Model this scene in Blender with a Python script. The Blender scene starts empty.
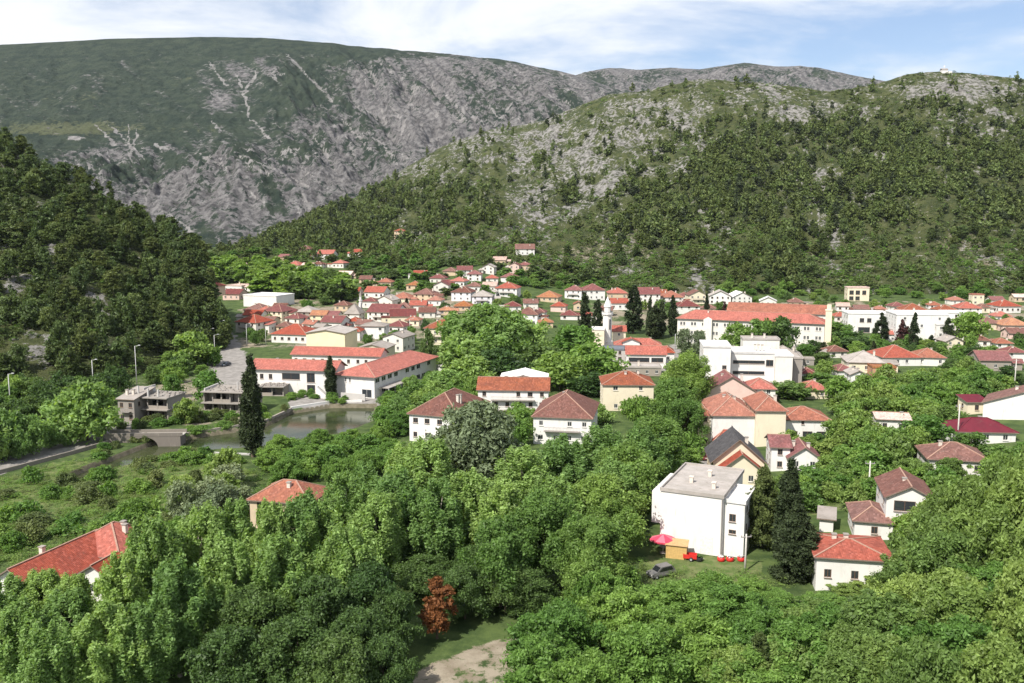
import bpy, math, random
import numpy as np
from mathutils import Vector, Matrix

R = math.radians
scene = bpy.context.scene
COL = scene.collection

# ------------------------------------------------------------------ camera, world, sun, exposure
CAMZ, F, PITCH = 56.0, 900.0, R(7.9)
CP, SP = math.cos(PITCH), math.sin(PITCH)
cam_d = bpy.data.cameras.new('camera'); cam = bpy.data.objects.new('camera', cam_d); COL.objects.link(cam)
cam.location = (0, 0, CAMZ); cam.rotation_euler = (R(90) - PITCH, 0, 0)
cam_d.sensor_width = 36; cam_d.lens = F / 1024 * 36; cam_d.clip_end = 20000; cam_d.clip_start = 0.5
scene.camera = cam

SUN_AZ, SUN_EL = 219.0, 49.0          # azimuth clockwise from +Y (view direction)
world = bpy.data.worlds.new('World'); scene.world = world; world.use_nodes = True
wn, wl = world.node_tree.nodes, world.node_tree.links
wn.clear()
wo = wn.new('ShaderNodeOutputWorld'); bg = wn.new('ShaderNodeBackground'); bg.inputs['Strength'].default_value = 0.145
sky = wn.new('ShaderNodeTexSky'); sky.sky_type = 'NISHITA'; sky.sun_disc = False
sky.sun_elevation = R(SUN_EL); sky.sun_rotation = R(SUN_AZ); sky.air_density = 1.0; sky.dust_density = 0.7; sky.ozone_density = 1.2
tc = wn.new('ShaderNodeTexCoord'); mp = wn.new('ShaderNodeMapping'); mp.inputs['Scale'].default_value = (1.0, 1.0, 4.2)
mp.inputs['Location'].default_value = (0.35, 0.0, 0.15)
nz = wn.new('ShaderNodeTexNoise'); nz.inputs['Scale'].default_value = 2.3; nz.inputs['Detail'].default_value = 9; nz.inputs['Roughness'].default_value = 0.58
nz.inputs['Distortion'].default_value = 0.4
cr = wn.new('ShaderNodeMapRange'); cr.inputs[1].default_value = 0.37; cr.inputs[2].default_value = 0.58; cr.interpolation_type = 'SMOOTHSTEP'
cr.inputs[3].default_value = 0.06; cr.inputs[4].default_value = 1.0
mixc = wn.new('ShaderNodeMix'); mixc.data_type = 'RGBA'
mixc.inputs[7].default_value = (4.7, 4.85, 5.1, 1)
wl.new(tc.outputs['Generated'], mp.inputs['Vector']); wl.new(mp.outputs['Vector'], nz.inputs['Vector'])
wl.new(nz.outputs[0], cr.inputs[0]); wl.new(cr.outputs[0], mixc.inputs[0])
tint = wn.new('ShaderNodeMix'); tint.data_type = 'RGBA'; tint.blend_type = 'MULTIPLY'; tint.inputs[0].default_value = 1.0; tint.inputs[7].default_value = (0.60, 0.61, 0.67, 1)
wl.new(sky.outputs[0], tint.inputs[6]); wl.new(tint.outputs[2], mixc.inputs[6]); wl.new(mixc.outputs[2], bg.inputs['Color']); wl.new(bg.outputs[0], wo.inputs['Surface'])

sun_d = bpy.data.lights.new('sun', 'SUN'); sun = bpy.data.objects.new('sun', sun_d); COL.objects.link(sun)
sun_d.energy = 4.6; sun_d.angle = R(0.5); sun_d.color = (1.0, 0.95, 0.87)
SD = Vector((math.sin(R(SUN_AZ)) * math.cos(R(SUN_EL)), math.cos(R(SUN_AZ)) * math.cos(R(SUN_EL)), math.sin(R(SUN_EL))))
sun.rotation_euler = SD.to_track_quat('Z', 'Y').to_euler()
vs = scene.view_settings
vs.view_transform = 'Standard'; vs.look = 'None'; vs.exposure = 0.58; vs.gamma = 1.0; vs.use_curve_mapping = False
scene.render.engine = 'CYCLES'
scene.cycles.max_bounces = 6; scene.cycles.diffuse_bounces = 3; scene.cycles.transmission_bounces = 4; scene.cycles.transparent_max_bounces = 6
scene.cycles.use_denoising = True

# ------------------------------------------------------------------ small maths
_PERM = {}
def perlin(x, y, seed=0):
    if seed not in _PERM:
        rs = np.random.RandomState(seed); p = rs.permutation(512); g = rs.rand(512) * 2 * np.pi; _PERM[seed] = (p, np.cos(g), np.sin(g))
    p, gx, gy = _PERM[seed]
    xi = np.floor(x).astype(int); yi = np.floor(y).astype(int); xf = x - xi; yf = y - yi
    def gr(i, j, dx, dy):
        h = p[(p[i & 511] + j) & 511]
        return gx[h] * dx + gy[h] * dy
    u = xf ** 3 * (xf * (xf * 6 - 15) + 10); v = yf ** 3 * (yf * (yf * 6 - 15) + 10)
    a = gr(xi, yi, xf, yf); b = gr(xi + 1, yi, xf - 1, yf); c = gr(xi, yi + 1, xf, yf - 1); d = gr(xi + 1, yi + 1, xf - 1, yf - 1)
    return (a + (b - a) * u + ((c + (d - c) * u) - (a + (b - a) * u)) * v) * 1.5

def fbm(x, y, oct=5, seed=0, ridged=False, gain=0.5):
    s = 0; amp = 1; tot = 0
    for i in range(oct):
        n = perlin(x * 2 ** i + i * 17.3, y * 2 ** i - i * 9.1, seed + i)
        s = s + amp * ((1 - 2 * np.abs(n)) if ridged else n); tot += amp; amp *= gain
    return s / tot

def sstep(a, b, x):
    t = np.clip((x - a) / (b - a), 0, 1); return t * t * (3 - 2 * t)

def inside(poly, X, Y):
    r = np.zeros(np.shape(X), bool); n = len(poly)
    for i in range(n):
        x0, y0 = poly[i]; x1, y1 = poly[(i + 1) % n]
        if y0 == y1: continue
        r ^= ((Y > min(y0, y1)) & (Y <= max(y0, y1)) & (X < x0 + (Y - y0) * (x1 - x0) / (y1 - y0)))
    return r

def ray(px, py):
    a = (px - 512) / F; v = -(py - 341.5) / F
    return a, CP + v * SP, -SP + v * CP

def proj(x, y, z):
    zr = z - CAMZ; dep = y * CP - zr * SP; up = y * SP + zr * CP
    return 512 + F * x / dep, 341.5 - F * up / dep

def azel(px, py):
    a, dy, dz = ray(px, py); return a / dy, dz / dy

# ------------------------------------------------------------------ terrain height functions
RIVER = [(376, 404), (374, 420), (345, 432), (300, 439), (262, 446), (200, 450), (150, 456), (95, 476), (60, 486), (60, 476), (95, 462), (150, 441), (200, 433), (262, 424), (290, 410), (330, 404)]
def unflat(poly):
    o = []
    for p in poly:
        a, dy, dz = ray(*p); t = -CAMZ / dz; o.append((a * t, dy * t))
    return o
RIV = unflat(RIVER)
def seg_dist(poly, X, Y):
    d = np.full(np.shape(X), 1e9)
    for i in range(len(poly)):
        x0, y0 = poly[i]; x1, y1 = poly[(i + 1) % len(poly)]
        L = (x1 - x0) ** 2 + (y1 - y0) ** 2 + 1e-9
        t = np.clip(((X - x0) * (x1 - x0) + (Y - y0) * (y1 - y0)) / L, 0, 1)
        d = np.minimum(d, np.hypot(X - x0 - t * (x1 - x0), Y - y0 - t * (y1 - y0)))
    return d

def curve(pts, x):
    p = np.array(pts, float); return np.interp(x, p[:, 0], p[:, 1])

# hill crest lines seen from the viewpoint: (pixel column, pixel row) -> azimuth / elevation
def crest(pts):
    return np.array([azel(*p) for p in pts])
RC = crest([(150, 262), (235, 252), (262, 243), (300, 226), (345, 205), (400, 172), (450, 143), (490, 130), (540, 122), (575, 108), (610, 95), (650, 90), (700, 80), (760, 83), (830, 92), (872, 86), (905, 76), (940, 72), (985, 75), (1024, 80), (1200, 100), (1400, 130)])
RBY = [(150, 262), (235, 256), (262, 252), (300, 262), (350, 272), (420, 272), (470, 268), (520, 276), (600, 290), (700, 290), (850, 290), (1024, 292), (1400, 300)]   # rows of the foot
LC = crest([(-500, -60), (-200, 60), (-100, 92), (0, 136), (50, 168), (100, 193), (150, 222), (195, 247), (212, 285), (224, 330), (232, 352)])
LBD = [(-500, 230), (-100, 270), (0, 285), (60, 290), (110, 300), (150, 325), (200, 365), (232, 385)]

def valley(x, y):
    x = np.asarray(x, float); y = np.asarray(y, float)
    px = 512 + F * x / np.maximum(y, 1)
    z = 0.04 * np.clip(y - 480, 0, 500) * (1 - sstep(520, 700, px)) * sstep(120, 300, px) + 0.014 * np.clip(y - 560, 0, 700)
    z = z + 0.055 * np.clip(y - 470, 0, 300) * np.exp(-((px - 470) / 60.0) ** 2)
    # bank under the viewpoint that climbs towards the near right
    z = z + np.clip(0.27 * (x - 18), 0, 40) * (1 - sstep(98, 132, y))
    z = z + np.clip(0.10 * (x - 45), 0, 12) * (1 - sstep(200, 300, y)) * sstep(98, 132, y)
    ins = inside(RIV, x, y); sd = seg_dist(RIV, x, y)
    z = np.where(ins, z - 2.6 * sstep(0, 1.2, sd), z)
    return z

def right_hill(x, y):
    az = x / np.maximum(y, 1); px = 512 + F * az * 0.99
    te = np.interp(az, RC[:, 0], RC[:, 1])
    by = curve(RBY, px); _, bt = azel(px, by)
    db = curve([(150, 900), (260, 860), (300, 830), (420, 700), (520, 640), (700, 640), (1024, 640), (1400, 620)], px)
    dc = curve([(150, 1000), (260, 1020), (300, 1120), (420, 1350), (520, 1400), (620, 1280), (760, 1180), (940, 1120), (1400, 1100)], px)
    s = (y - db) / (dc - db)
    sc = np.clip(s, 0, 1)
    tan = bt + (te - bt) * (sc ** 0.86)
    h = CAMZ + y * tan
    h = np.where(s > 1, CAMZ + dc * te - (y - dc) * 0.28, h)
    amp = np.clip(s * 4, 0, 1) * np.clip((1.02 - s) * 5, 0.15, 1) * np.clip((te - bt) * 16, 0, 1)
    n = fbm(x / 130.0, y / 190.0, 5, 11, True) * 15 + fbm(x / 34.0, y / 42.0, 4, 21, True) * 7
    rk = sstep(0.0, 0.5, fbm(x / 60.0, y / 60.0, 3, 33))
    n = n + (.35 + .65 * rk) * np.abs(fbm(x / 13.0, y / 16.0, 3, 44, True)) * 9.5
    h = h + (n - 6) * amp
    return np.where(s < 0, -60, h)

def left_hill(x, y):
    az = x / np.maximum(y, 1); px = 512 + F * az * 0.99
    te = np.interp(az, LC[:, 0], LC[:, 1])
    db = curve(LBD, px); dc = db + curve([(-500, 260), (0, 230), (150, 170), (200, 90), (232, 30)], px)
    bt = -CAMZ / db
    s = (y - db) / (dc - db); sc = np.clip(s, 0, 1)
    h = CAMZ + y * (bt + (te - bt) * sc ** 0.8)
    h = np.where(s > 1, CAMZ + dc * te - (y - dc) * 0.35, h)
    amp = np.clip(s * 4, 0, 1) * np.clip((1.02 - s) * 5, 0.2, 1)
    h = h + (fbm(x / 40.0, y / 46.0, 5, 51, True) * 6 + fbm(x / 9.0, y / 10.0, 3, 56) * 1.5 - 2) * amp
    fade = sstep(238, 226, px)
    return np.where((s < 0) | (px > 240), -60, h * fade - 60 * (1 - fade))

def ground_z(x, y):
    z = valley(x, y); px = 512 + F * x / np.maximum(y, 1)
    for fn, k in ((left_hill, (px < 242) & (y > 225)), (right_hill, y > 610)):
        if k.any(): z[k] = np.maximum(z[k], fn(x[k], y[k]))
    return z

def gz(x, y):
    return float(ground_z(np.array([float(x)]), np.array([float(y)]))[0])

_YS = np.concatenate([np.arange(60, 300, 4.0), np.arange(300, 700, 6), np.arange(700, 1500, 9)])
def at(px, py):
    """the point of the ground that this line of sight meets"""
    a, dy, dz = ray(px, py); ys = _YS
    for st in range(3):
        t = ys / dy; x = a * t; z = CAMZ + dz * t
        below = np.nonzero(z <= ground_z(x, ys))[0]
        i = below[0] if len(below) else len(ys) - 1
        lo, hi = ys[max(0, i - 1)], ys[i]
        if st < 2: ys = np.linspace(lo, hi, 12)
    return float(x[i]), float(ys[i]), gz(x[i], ys[i])

def at_d(px, d):
    """ground point at forward distance d in this pixel column"""
    x = (px - 512) / F * d * 1.0
    for _ in range(3):
        z = gz(x, d); dep = d * CP - (z - CAMZ) * SP; x = (px - 512) / F * dep
    return x, d, gz(x, d)

# ------------------------------------------------------------------ materials
MATS = {}
def newmat(name):
    m = bpy.data.materials.new(name); m.use_nodes = True; m.node_tree.nodes.clear(); return m, m.node_tree.nodes, m.node_tree.links
def node(ns, t, **kw):
    n = ns.new(t)
    for k, v in kw.items():
        if k.startswith('i_'): n.inputs[k[2:].replace('_', ' ')].default_value = v
        elif k.startswith('n_'): n.inputs[int(k[2:])].default_value = v
        else: setattr(n, k, v)
    return n
def mixrgb(ns, ls, fac, a, b, mode='MIX'):
    m = ns.new('ShaderNodeMix'); m.data_type = 'RGBA'; m.blend_type = mode
    for i, v in ((0, fac), (6, a), (7, b)):
        if hasattr(v, 'is_linked') or hasattr(v, 'links'): ls.new(v, m.inputs[i])
        else: m.inputs[i].default_value = v if i == 0 else (*v[:3], 1)
    return m.outputs[2]
def maprange(ns, ls, src, a, b, c=0.0, d=1.0, smooth=True):
    m = ns.new('ShaderNodeMapRange'); m.interpolation_type = 'SMOOTHSTEP' if smooth else 'LINEAR'
    ls.new(src, m.inputs[0])
    for i, v in ((1, a), (2, b), (3, c), (4, d)): m.inputs[i].default_value = v
    return m.outputs[0]
def noise(ns, ls, vec, scale, detail=4, rough=0.55):
    n = ns.new('ShaderNodeTexNoise'); n.inputs['Scale'].default_value = scale; n.inputs['Detail'].default_value = detail; n.inputs['Roughness'].default_value = rough
    if vec is not None: ls.new(vec, n.inputs['Vector'])
    return n.outputs[0]
def math_(ns, ls, op, a, b=0.0):
    m = ns.new('ShaderNodeMath'); m.operation = op
    for i, v in ((0, a), (1, b)):
        if hasattr(v, 'links'): ls.new(v, m.inputs[i])
        else: m.inputs[i].default_value = v
    return m.outputs[0]
def principled(ns, ls, color, rough=0.85, spec=0.25, bump=None, bstr=0.4, bdist=0.05, metallic=0.0):
    p = ns.new('ShaderNodeBsdfPrincipled'); o = ns.new('ShaderNodeOutputMaterial')
    if hasattr(color, 'links'): ls.new(color, p.inputs['Base Color'])
    else: p.inputs['Base Color'].default_value = (*color[:3], 1)
    if hasattr(rough, 'links'): ls.new(rough, p.inputs['Roughness'])
    else: p.inputs['Roughness'].default_value = rough
    p.inputs['Specular IOR Level'].default_value = spec; p.inputs['Metallic'].default_value = metallic
    if bump is not None:
        b = ns.new('ShaderNodeBump'); b.inputs['Strength'].default_value = bstr; b.inputs['Distance'].default_value = bdist
        ls.new(bump, b.inputs['Height']); ls.new(b.outputs[0], p.inputs['Normal'])
    ls.new(p.outputs[0], o.inputs['Surface']); return p
def attr(ns, name):
    a = ns.new('ShaderNodeAttribute'); a.attribute_name = name; return a
def objpos(ns):
    return ns.new('ShaderNodeNewGeometry').outputs['Position']

def plain(name, col, rough=0.7, spec=0.3, metallic=0.0, var=0.12, scale=3.0):
    if name in MATS: return MATS[name]
    m, ns, ls = newmat(name)
    t = ns.new('ShaderNodeTexCoord')
    n = noise(ns, ls, t.outputs['Object'], scale, 5)
    c = mixrgb(ns, ls, maprange(ns, ls, n, 0.3, 0.7), [v * (1 - var) for v in col], [min(1, v * (1 + var)) for v in col])
    principled(ns, ls, c, rough, spec, metallic=metallic)
    MATS[name] = m; return m

def wall_mat(name, col, stain=0.5, bstain=(0.30, 0.26, 0.22)):
    m, ns, ls = newmat('wall_' + name)
    t = ns.new('ShaderNodeTexCoord'); oi = ns.new('ShaderNodeObjectInfo')
    mp = node(ns, 'ShaderNodeMapping'); mp.inputs['Scale'].default_value = (1, 1, 0.22); ls.new(t.outputs['Object'], mp.inputs['Vector'])
    ad = ns.new('ShaderNodeVectorMath'); ad.operation = 'ADD'; ls.new(mp.outputs[0], ad.inputs[0]); ls.new(oi.outputs['Location'], ad.inputs[1])
    streak = noise(ns, ls, ad.outputs[0], 1.3, 6, 0.65)
    ad2 = ns.new('ShaderNodeVectorMath'); ad2.operation = 'ADD'; ls.new(t.outputs['Object'], ad2.inputs[0]); ls.new(oi.outputs['Location'], ad2.inputs[1])
    blot = noise(ns, ls, ad2.outputs[0], 0.35, 5, 0.6)
    c = mixrgb(ns, ls, math_(ns, ls, 'MULTIPLY', maprange(ns, ls, streak, 0.52, 0.78), stain), col, bstain)
    c = mixrgb(ns, ls, maprange(ns, ls, blot, 0.4, 0.75, 0, 0.35), c, [v * 0.72 for v in col])
    h = math_(ns, ls, 'MULTIPLY', oi.outputs['Random'], 0.16)
    c = mixrgb(ns, ls, h, c, (0.45, 0.40, 0.33))
    principled(ns, ls, c, 0.9, 0.2, noise(ns, ls, t.outputs['Object'], 9.0, 3), 0.25, 0.02)
    MATS['w_' + name] = m
for nm, c, s in (('white', (0.73, 0.71, 0.68), 0.42), ('offwhite', (0.72, 0.69, 0.63), 0.4), ('cream', (0.74, 0.65, 0.49), 0.35), ('yellow', (0.80, 0.69, 0.46), 0.2), ('tan', (0.58, 0.45, 0.31), 0.45),
                 ('pink', (0.70, 0.50, 0.44), 0.4), ('grey', (0.46, 0.44, 0.42), 0.55), ('concrete', (0.27, 0.245, 0.22), 0.9), ('darkstone', (0.17, 0.15, 0.13), 0.8), ('stone', (0.29, 0.255, 0.22), 0.8), ('brick', (0.45, 0.22, 0.13), 0.4), ('lilac', (0.72, 0.70, 0.74), 0.3)):
    wall_mat(nm, c, s)

def roof_mat(name, col, col2, tile=True, moss=0.25):
    m, ns, ls = newmat('roof_' + name)
    uv = ns.new('ShaderNodeTexCoord'); oi = ns.new('ShaderNodeObjectInfo')
    sep = ns.new('ShaderNodeSeparateXYZ'); ls.new(uv.outputs['UV'], sep.inputs[0])
    pos = objpos(ns)
    big = noise(ns, ls, pos, 0.45, 6, 0.62)
    c = mixrgb(ns, ls, maprange(ns, ls, big, 0.32, 0.68), col, col2)
    bump = noise(ns, ls, pos, 5.0, 4)
    if tile:
        fu = math_(ns, ls, 'FLOOR', math_(ns, ls, 'MULTIPLY', sep.outputs[0], 1 / 0.30)); fv = math_(ns, ls, 'FLOOR', math_(ns, ls, 'MULTIPLY', sep.outputs[1], 1 / 0.42))
        cb = ns.new('ShaderNodeCombineXYZ'); ls.new(fu, cb.inputs[0]); ls.new(fv, cb.inputs[1]); ls.new(oi.outputs['Random'], cb.inputs[2])
        wnz = ns.new('ShaderNodeTexWhiteNoise'); ls.new(cb.outputs[0], wnz.inputs['Vector'])
        c = mixrgb(ns, ls, maprange(ns, ls, wnz.outputs[0], 0.55, 1.0, 0, 0.55), c, [v * 0.5 for v in col])
        c = mixrgb(ns, ls, maprange(ns, ls, wnz.outputs[0], 0.28, 0.0, 0, 0.4), c, [min(1, v * 1.4 + 0.04) for v in col])
        cu = math_(ns, ls, 'ABSOLUTE', math_(ns, ls, 'SINE', math_(ns, ls, 'MULTIPLY', sep.outputs[0], math.pi / 0.30)))
        cv = math_(ns, ls, 'FRACT', math_(ns, ls, 'MULTIPLY', sep.outputs[1], 1 / 0.42))
        bump = math_(ns, ls, 'SUBTRACT', cu, cv)
    mo = noise(ns, ls, pos, 1.1, 7, 0.7)
    c = mixrgb(ns, ls, maprange(ns, ls, mo, 0.56, 0.75, 0, moss * 2), c, (0.16, 0.13, 0.10))
    hsv = ns.new('ShaderNodeHueSaturation'); ls.new(c, hsv.inputs['Color'])
    ls.new(maprange(ns, ls, oi.outputs['Random'], 0, 1, 0.8, 1.15, False), hsv.inputs['Value']); ls.new(maprange(ns, ls, oi.outputs['Random'], 0, 1, 1.06, 0.84, False), hsv.inputs['Saturation'])
    principled(ns, ls, hsv.outputs[0], 0.85, 0.2, bump, 0.6, 0.05)
    MATS['r_' + name] = m
roof_mat('orange', (0.335, 0.115, 0.065), (0.225, 0.080, 0.052), True, .4); roof_mat('red', (0.36, 0.082, 0.048), (0.265, 0.066, 0.044), True, .22); roof_mat('brown', (0.190, 0.082, 0.062), (0.135, 0.062, 0.050), True, 0.4)
roof_mat('maroon', (0.20, 0.060, 0.055), (0.145, 0.050, 0.048), True, 0.35); roof_mat('crimson', (0.16, 0.022, 0.036), (0.125, 0.02, 0.032), False, 0.25)
roof_mat('grey', (0.36, 0.32, 0.29), (0.28, 0.25, 0.22), False, 0.35); roof_mat('slate', (0.055, 0.052, 0.056), (0.075, 0.07, 0.07), True, 0.1); roof_mat('white', (0.74, 0.72, 0.70), (0.6, 0.58, 0.56), False, 0.2)
roof_mat('pale', (0.55, 0.40, 0.34), (0.45, 0.33, 0.28), True, 0.2); roof_mat('lead', (0.17, 0.19, 0.22), (0.13, 0.145, 0.17), False, 0.15); roof_mat('rust', (0.38, 0.165, 0.065), (0.27, 0.10, 0.055), True, 0.35)
RIDGE = plain('ridge_mortar', (0.36, 0.22, 0.165), 0.9)
TRIM = plain('eave_trim', (0.20, 0.15, 0.12), 0.85)
GLASS = plain('window_glass', (0.035, 0.04, 0.045), 0.12, 0.6)
FRAME = plain('window_frame_white', (0.62, 0.60, 0.57), 0.6)
FRAMEB = plain('window_frame_brown', (0.16, 0.09, 0.055), 0.6)
DOORM = plain('door_brown', (0.14, 0.075, 0.045), 0.6)
CHIM = plain('chimney_render', (0.60, 0.53, 0.46), 0.9, 0.2)
RAIL = plain('rail_metal', (0.30, 0.28, 0.27), 0.5)
CONC = MATS['w_concrete']

def leaf_mat(name, col, col2, trans=0.35, dark=0.5):
    m, ns, ls = newmat('leaf_' + name)
    g = ns.new('ShaderNodeNewGeometry'); oi = ns.new('ShaderNodeObjectInfo'); t = ns.new('ShaderNodeTexCoord')
    n = noise(ns, ls, t.outputs['Object'], 0.35, 3)
    f = math_(ns, ls, 'ADD', math_(ns, ls, 'MULTIPLY', g.outputs['Random Per Island'], 0.7), math_(ns, ls, 'MULTIPLY', maprange(ns, ls, n, 0.35, 0.65), 0.3))
    c = mixrgb(ns, ls, f, [v * dark for v in col], col2)
    hsv = ns.new('ShaderNodeHueSaturation'); ls.new(c, hsv.inputs['Color'])
    ls.new(maprange(ns, ls, oi.outputs['Random'], 0, 1, 0.483, 0.512, False), hsv.inputs['Hue'])
    ls.new(maprange(ns, ls, oi.outputs['Random'], 0, 1, 1.22, 0.78, False), hsv.inputs['Value'])
    d = ns.new('ShaderNodeBsdfPrincipled'); d.inputs['Roughness'].default_value = 0.5; d.inputs['Specular IOR Level'].default_value = 0.1 if name in ('cypress', 'pine', 'silver', 'rusty') else 0.27
    ls.new(hsv.outputs[0], d.inputs['Base Color'])
    tr = ns.new('ShaderNodeBsdfTranslucent')
    tcl = mixrgb(ns, ls, 1.0, hsv.outputs[0], (1.25, 1.25, 0.55), 'MULTIPLY'); ls.new(tcl, tr.inputs['Color'])
    mx = ns.new('ShaderNodeMixShader'); mx.inputs[0].default_value = trans; ls.new(d.outputs[0], mx.inputs[1]); ls.new(tr.outputs[0], mx.inputs[2])
    o = ns.new('ShaderNodeOutputMaterial'); ls.new(mx.outputs[0], o.inputs['Surface'])
    MATS['l_' + name] = m; return m
leaf_mat('poplar', (0.200, 0.335, 0.082), (0.350, 0.530, 0.175), .48); leaf_mat('mid', (0.130, 0.235, 0.050), (0.260, 0.415, 0.108), .47); leaf_mat('dark', (0.064, 0.122, 0.036), (0.135, 0.230, 0.064), .4)
leaf_mat('vivid', (0.120, 0.245, 0.044), (0.240, 0.410, 0.095), .46); leaf_mat('olive', (0.165, 0.265, 0.060), (0.310, 0.445, 0.128), .47); leaf_mat('silver', (0.190, 0.250, 0.135), (0.340, 0.410, 0.240), .36)
leaf_mat('pine', (0.060, 0.090, 0.030), (0.145, 0.190, 0.062), 0.26); leaf_mat('cypress', (0.032, 0.050, 0.024), (0.064, 0.088, 0.038), 0.12); leaf_mat('rusty', (0.19, 0.070, 0.030), (0.32, 0.135, 0.055), 0.3)
leaf_mat('scrub', (0.105, 0.150, 0.046), (0.210, 0.265, 0.088), 0.3); leaf_mat('plum', (0.060, 0.028, 0.026), (0.095, 0.042, 0.036), 0.2)
leaf_mat('hill', (0.078, 0.128, 0.038), (0.165, 0.230, 0.072), 0.3)
BARK = plain('bark', (0.13, 0.10, 0.075), 0.95, 0.1); BARKP = plain('bark_pale', (0.30, 0.27, 0.22), 0.95, 0.1)

# ------------------------------------------------------------------ mesh builder
class MB:
    def __init__(s): s.v = []; s.f = []; s.m = []
    def poly(s, pts, m=0):
        i = len(s.v); s.v += [tuple(p) for p in pts]; s.f.append(tuple(range(i, i + len(pts)))); s.m.append(m)
    def box(s, x0, x1, y0, y1, z0, z1, m=0, skip=''):
        a = [(x0, y0, z0), (x1, y0, z0), (x1, y1, z0), (x0, y1, z0), (x0, y0, z1), (x1, y0, z1), (x1, y1, z1), (x0, y1, z1)]
        i = len(s.v); s.v += a
        for k, q in (('b', (3, 2, 1, 0)), ('t', (4, 5, 6, 7)), ('f', (0, 1, 5, 4)), ('r', (1, 2, 6, 5)), ('k', (2, 3, 7, 6)), ('l', (3, 0, 4, 7))):
            if k not in skip: s.f.append(tuple(i + j for j in q)); s.m.append(m)
    def beam(s, p, q, w, h, m=0):
        p = Vector(p); q = Vector(q); d = (q - p); L = d.length; d.normalize()
        up = Vector((0, 0, 1)) if abs(d.z) < 0.95 else Vector((0, 1, 0))
        x = d.cross(up).normalized(); y = x.cross(d)
        c = [x * w / 2 + y * h / 2, -x * w / 2 + y * h / 2, -x * w / 2 - y * h / 2, x * w / 2 - y * h / 2]
        i = len(s.v); s.v += [tuple(p + k) for k in c] + [tuple(q + k) for k in c]
        for f in ((0, 1, 2, 3), (7, 6, 5, 4), (0, 4, 5, 1), (1, 5, 6, 2), (2, 6, 7, 3), (3, 7, 4, 0)): s.f.append(tuple(i + j for j in f)); s.m.append(m)
    def tube(s, pts, rad, n=8, m=0, cap=True):
        pts = [Vector(p) for p in pts]; rings = []
        for k, p in enumerate(pts):
            d = (pts[min(k + 1, len(pts) - 1)] - pts[max(k - 1, 0)]).normalized()
            up = Vector((1, 0, 0)) if abs(d.x) < 0.9 else Vector((0, 1, 0))
            x = d.cross(up).normalized(); y = d.cross(x); i = len(s.v)
            r = rad[k] if hasattr(rad, '__len__') else rad
            for j in range(n):
                a = 2 * math.pi * j / n; s.v.append(tuple(p + x * (r * math.cos(a)) + y * (r * math.sin(a))))
            rings.append(i)
        for a, b in zip(rings, rings[1:]):
            for j in range(n): s.f.append((a + j, a + (j + 1) % n, b + (j + 1) % n, b + j)); s.m.append(m)
        if cap:
            s.f.append(tuple(rings[0] + j for j in reversed(range(n)))); s.m.append(m)
            s.f.append(tuple(rings[-1] + j for j in range(n))); s.m.append(m)
    def mesh(s, name, mats, smooth=False):
        me = bpy.data.meshes.new(name); me.from_pydata(s.v, [], s.f)
        for x in mats: me.materials.append(x)
        if len(mats) > 1: me.polygons.foreach_set('material_index', s.m)
        if smooth: me.polygons.foreach_set('use_smooth', [True] * len(s.f))
        uv = me.uv_layers.new(name='UVMap'); data = np.zeros(len(me.loops) * 2, np.float32)
        for p in me.polygons:
            n = p.normal; t = Vector((-n.y, n.x, 0))
            t = t.normalized() if t.length > 0.02 else Vector((1, 0, 0))
            w = n.cross(t)
            for li in p.loop_indices:
                co = me.vertices[me.loops[li].vertex_index].co; data[2 * li] = co.dot(t); data[2 * li + 1] = co.dot(w)
        uv.data.foreach_set('uv', data)
        return me
    def build(s, name, mats, parent=None, smooth=False, loc=None):
        o = bpy.data.objects.new(name, s.mesh(name, mats if isinstance(mats, (list, tuple)) else [mats], smooth)); COL.objects.link(o)
        if parent: o.parent = parent
        if loc: o.location = loc
        return o

def np_mesh(name, V, Fq, mats, midx=None, smooth=False):
    """big mesh from numpy arrays of vertices and quads"""
    me = bpy.data.meshes.new(name); n, k = Fq.shape
    me.vertices.add(len(V)); me.vertices.foreach_set('co', np.ascontiguousarray(V, np.float32).ravel())
    me.loops.add(n * k); me.loops.foreach_set('vertex_index', np.ascontiguousarray(Fq, np.int32).ravel())
    me.polygons.add(n); me.polygons.foreach_set('loop_start', np.arange(0, n * k, k, dtype=np.int32))
    for x in mats: me.materials.append(x)
    if midx is not None: me.polygons.foreach_set('material_index', np.asarray(midx, np.int32))
    if smooth: me.polygons.foreach_set('use_smooth', np.ones(n, bool))
    me.update(calc_edges=True); return me

def link(name, me, parent=None):
    o = bpy.data.objects.new(name, me); COL.objects.link(o)
    if parent: o.parent = parent
    return o
def tag(o, label=None, cat=None, group=None, kind=None):
    for k, v in (('label', label), ('category', cat), ('group', group), ('kind', kind)):
        if v: o[k] = v
    return o
def thing(name, loc, yaw=0.0, label=None, cat=None, group=None):
    o = bpy.data.objects.new(name, None); COL.objects.link(o); o.empty_display_size = 0.5
    o.location = loc; o.rotation_euler = (0, 0, R(yaw)); return tag(o, label, cat, group)

def sheet(name, X, Y, Z, mat, attrs=None, smooth=True):
    nr, nc = X.shape; idx = np.arange(nr * nc).reshape(nr, nc)
    q = np.stack([idx[:-1, :-1], idx[:-1, 1:], idx[1:, 1:], idx[1:, :-1]], -1).reshape(-1, 4)
    me = np_mesh(name, np.stack([X, Y, Z], -1).reshape(-1, 3), q, [mat], smooth=smooth)
    for k, a in (attrs or {}).items():
        at_ = me.attributes.new(k, 'FLOAT', 'POINT'); at_.data.foreach_set('value', np.ascontiguousarray(a, np.float32).ravel())
    o = link(name, me); o['kind'] = 'structure'; return o
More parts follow.
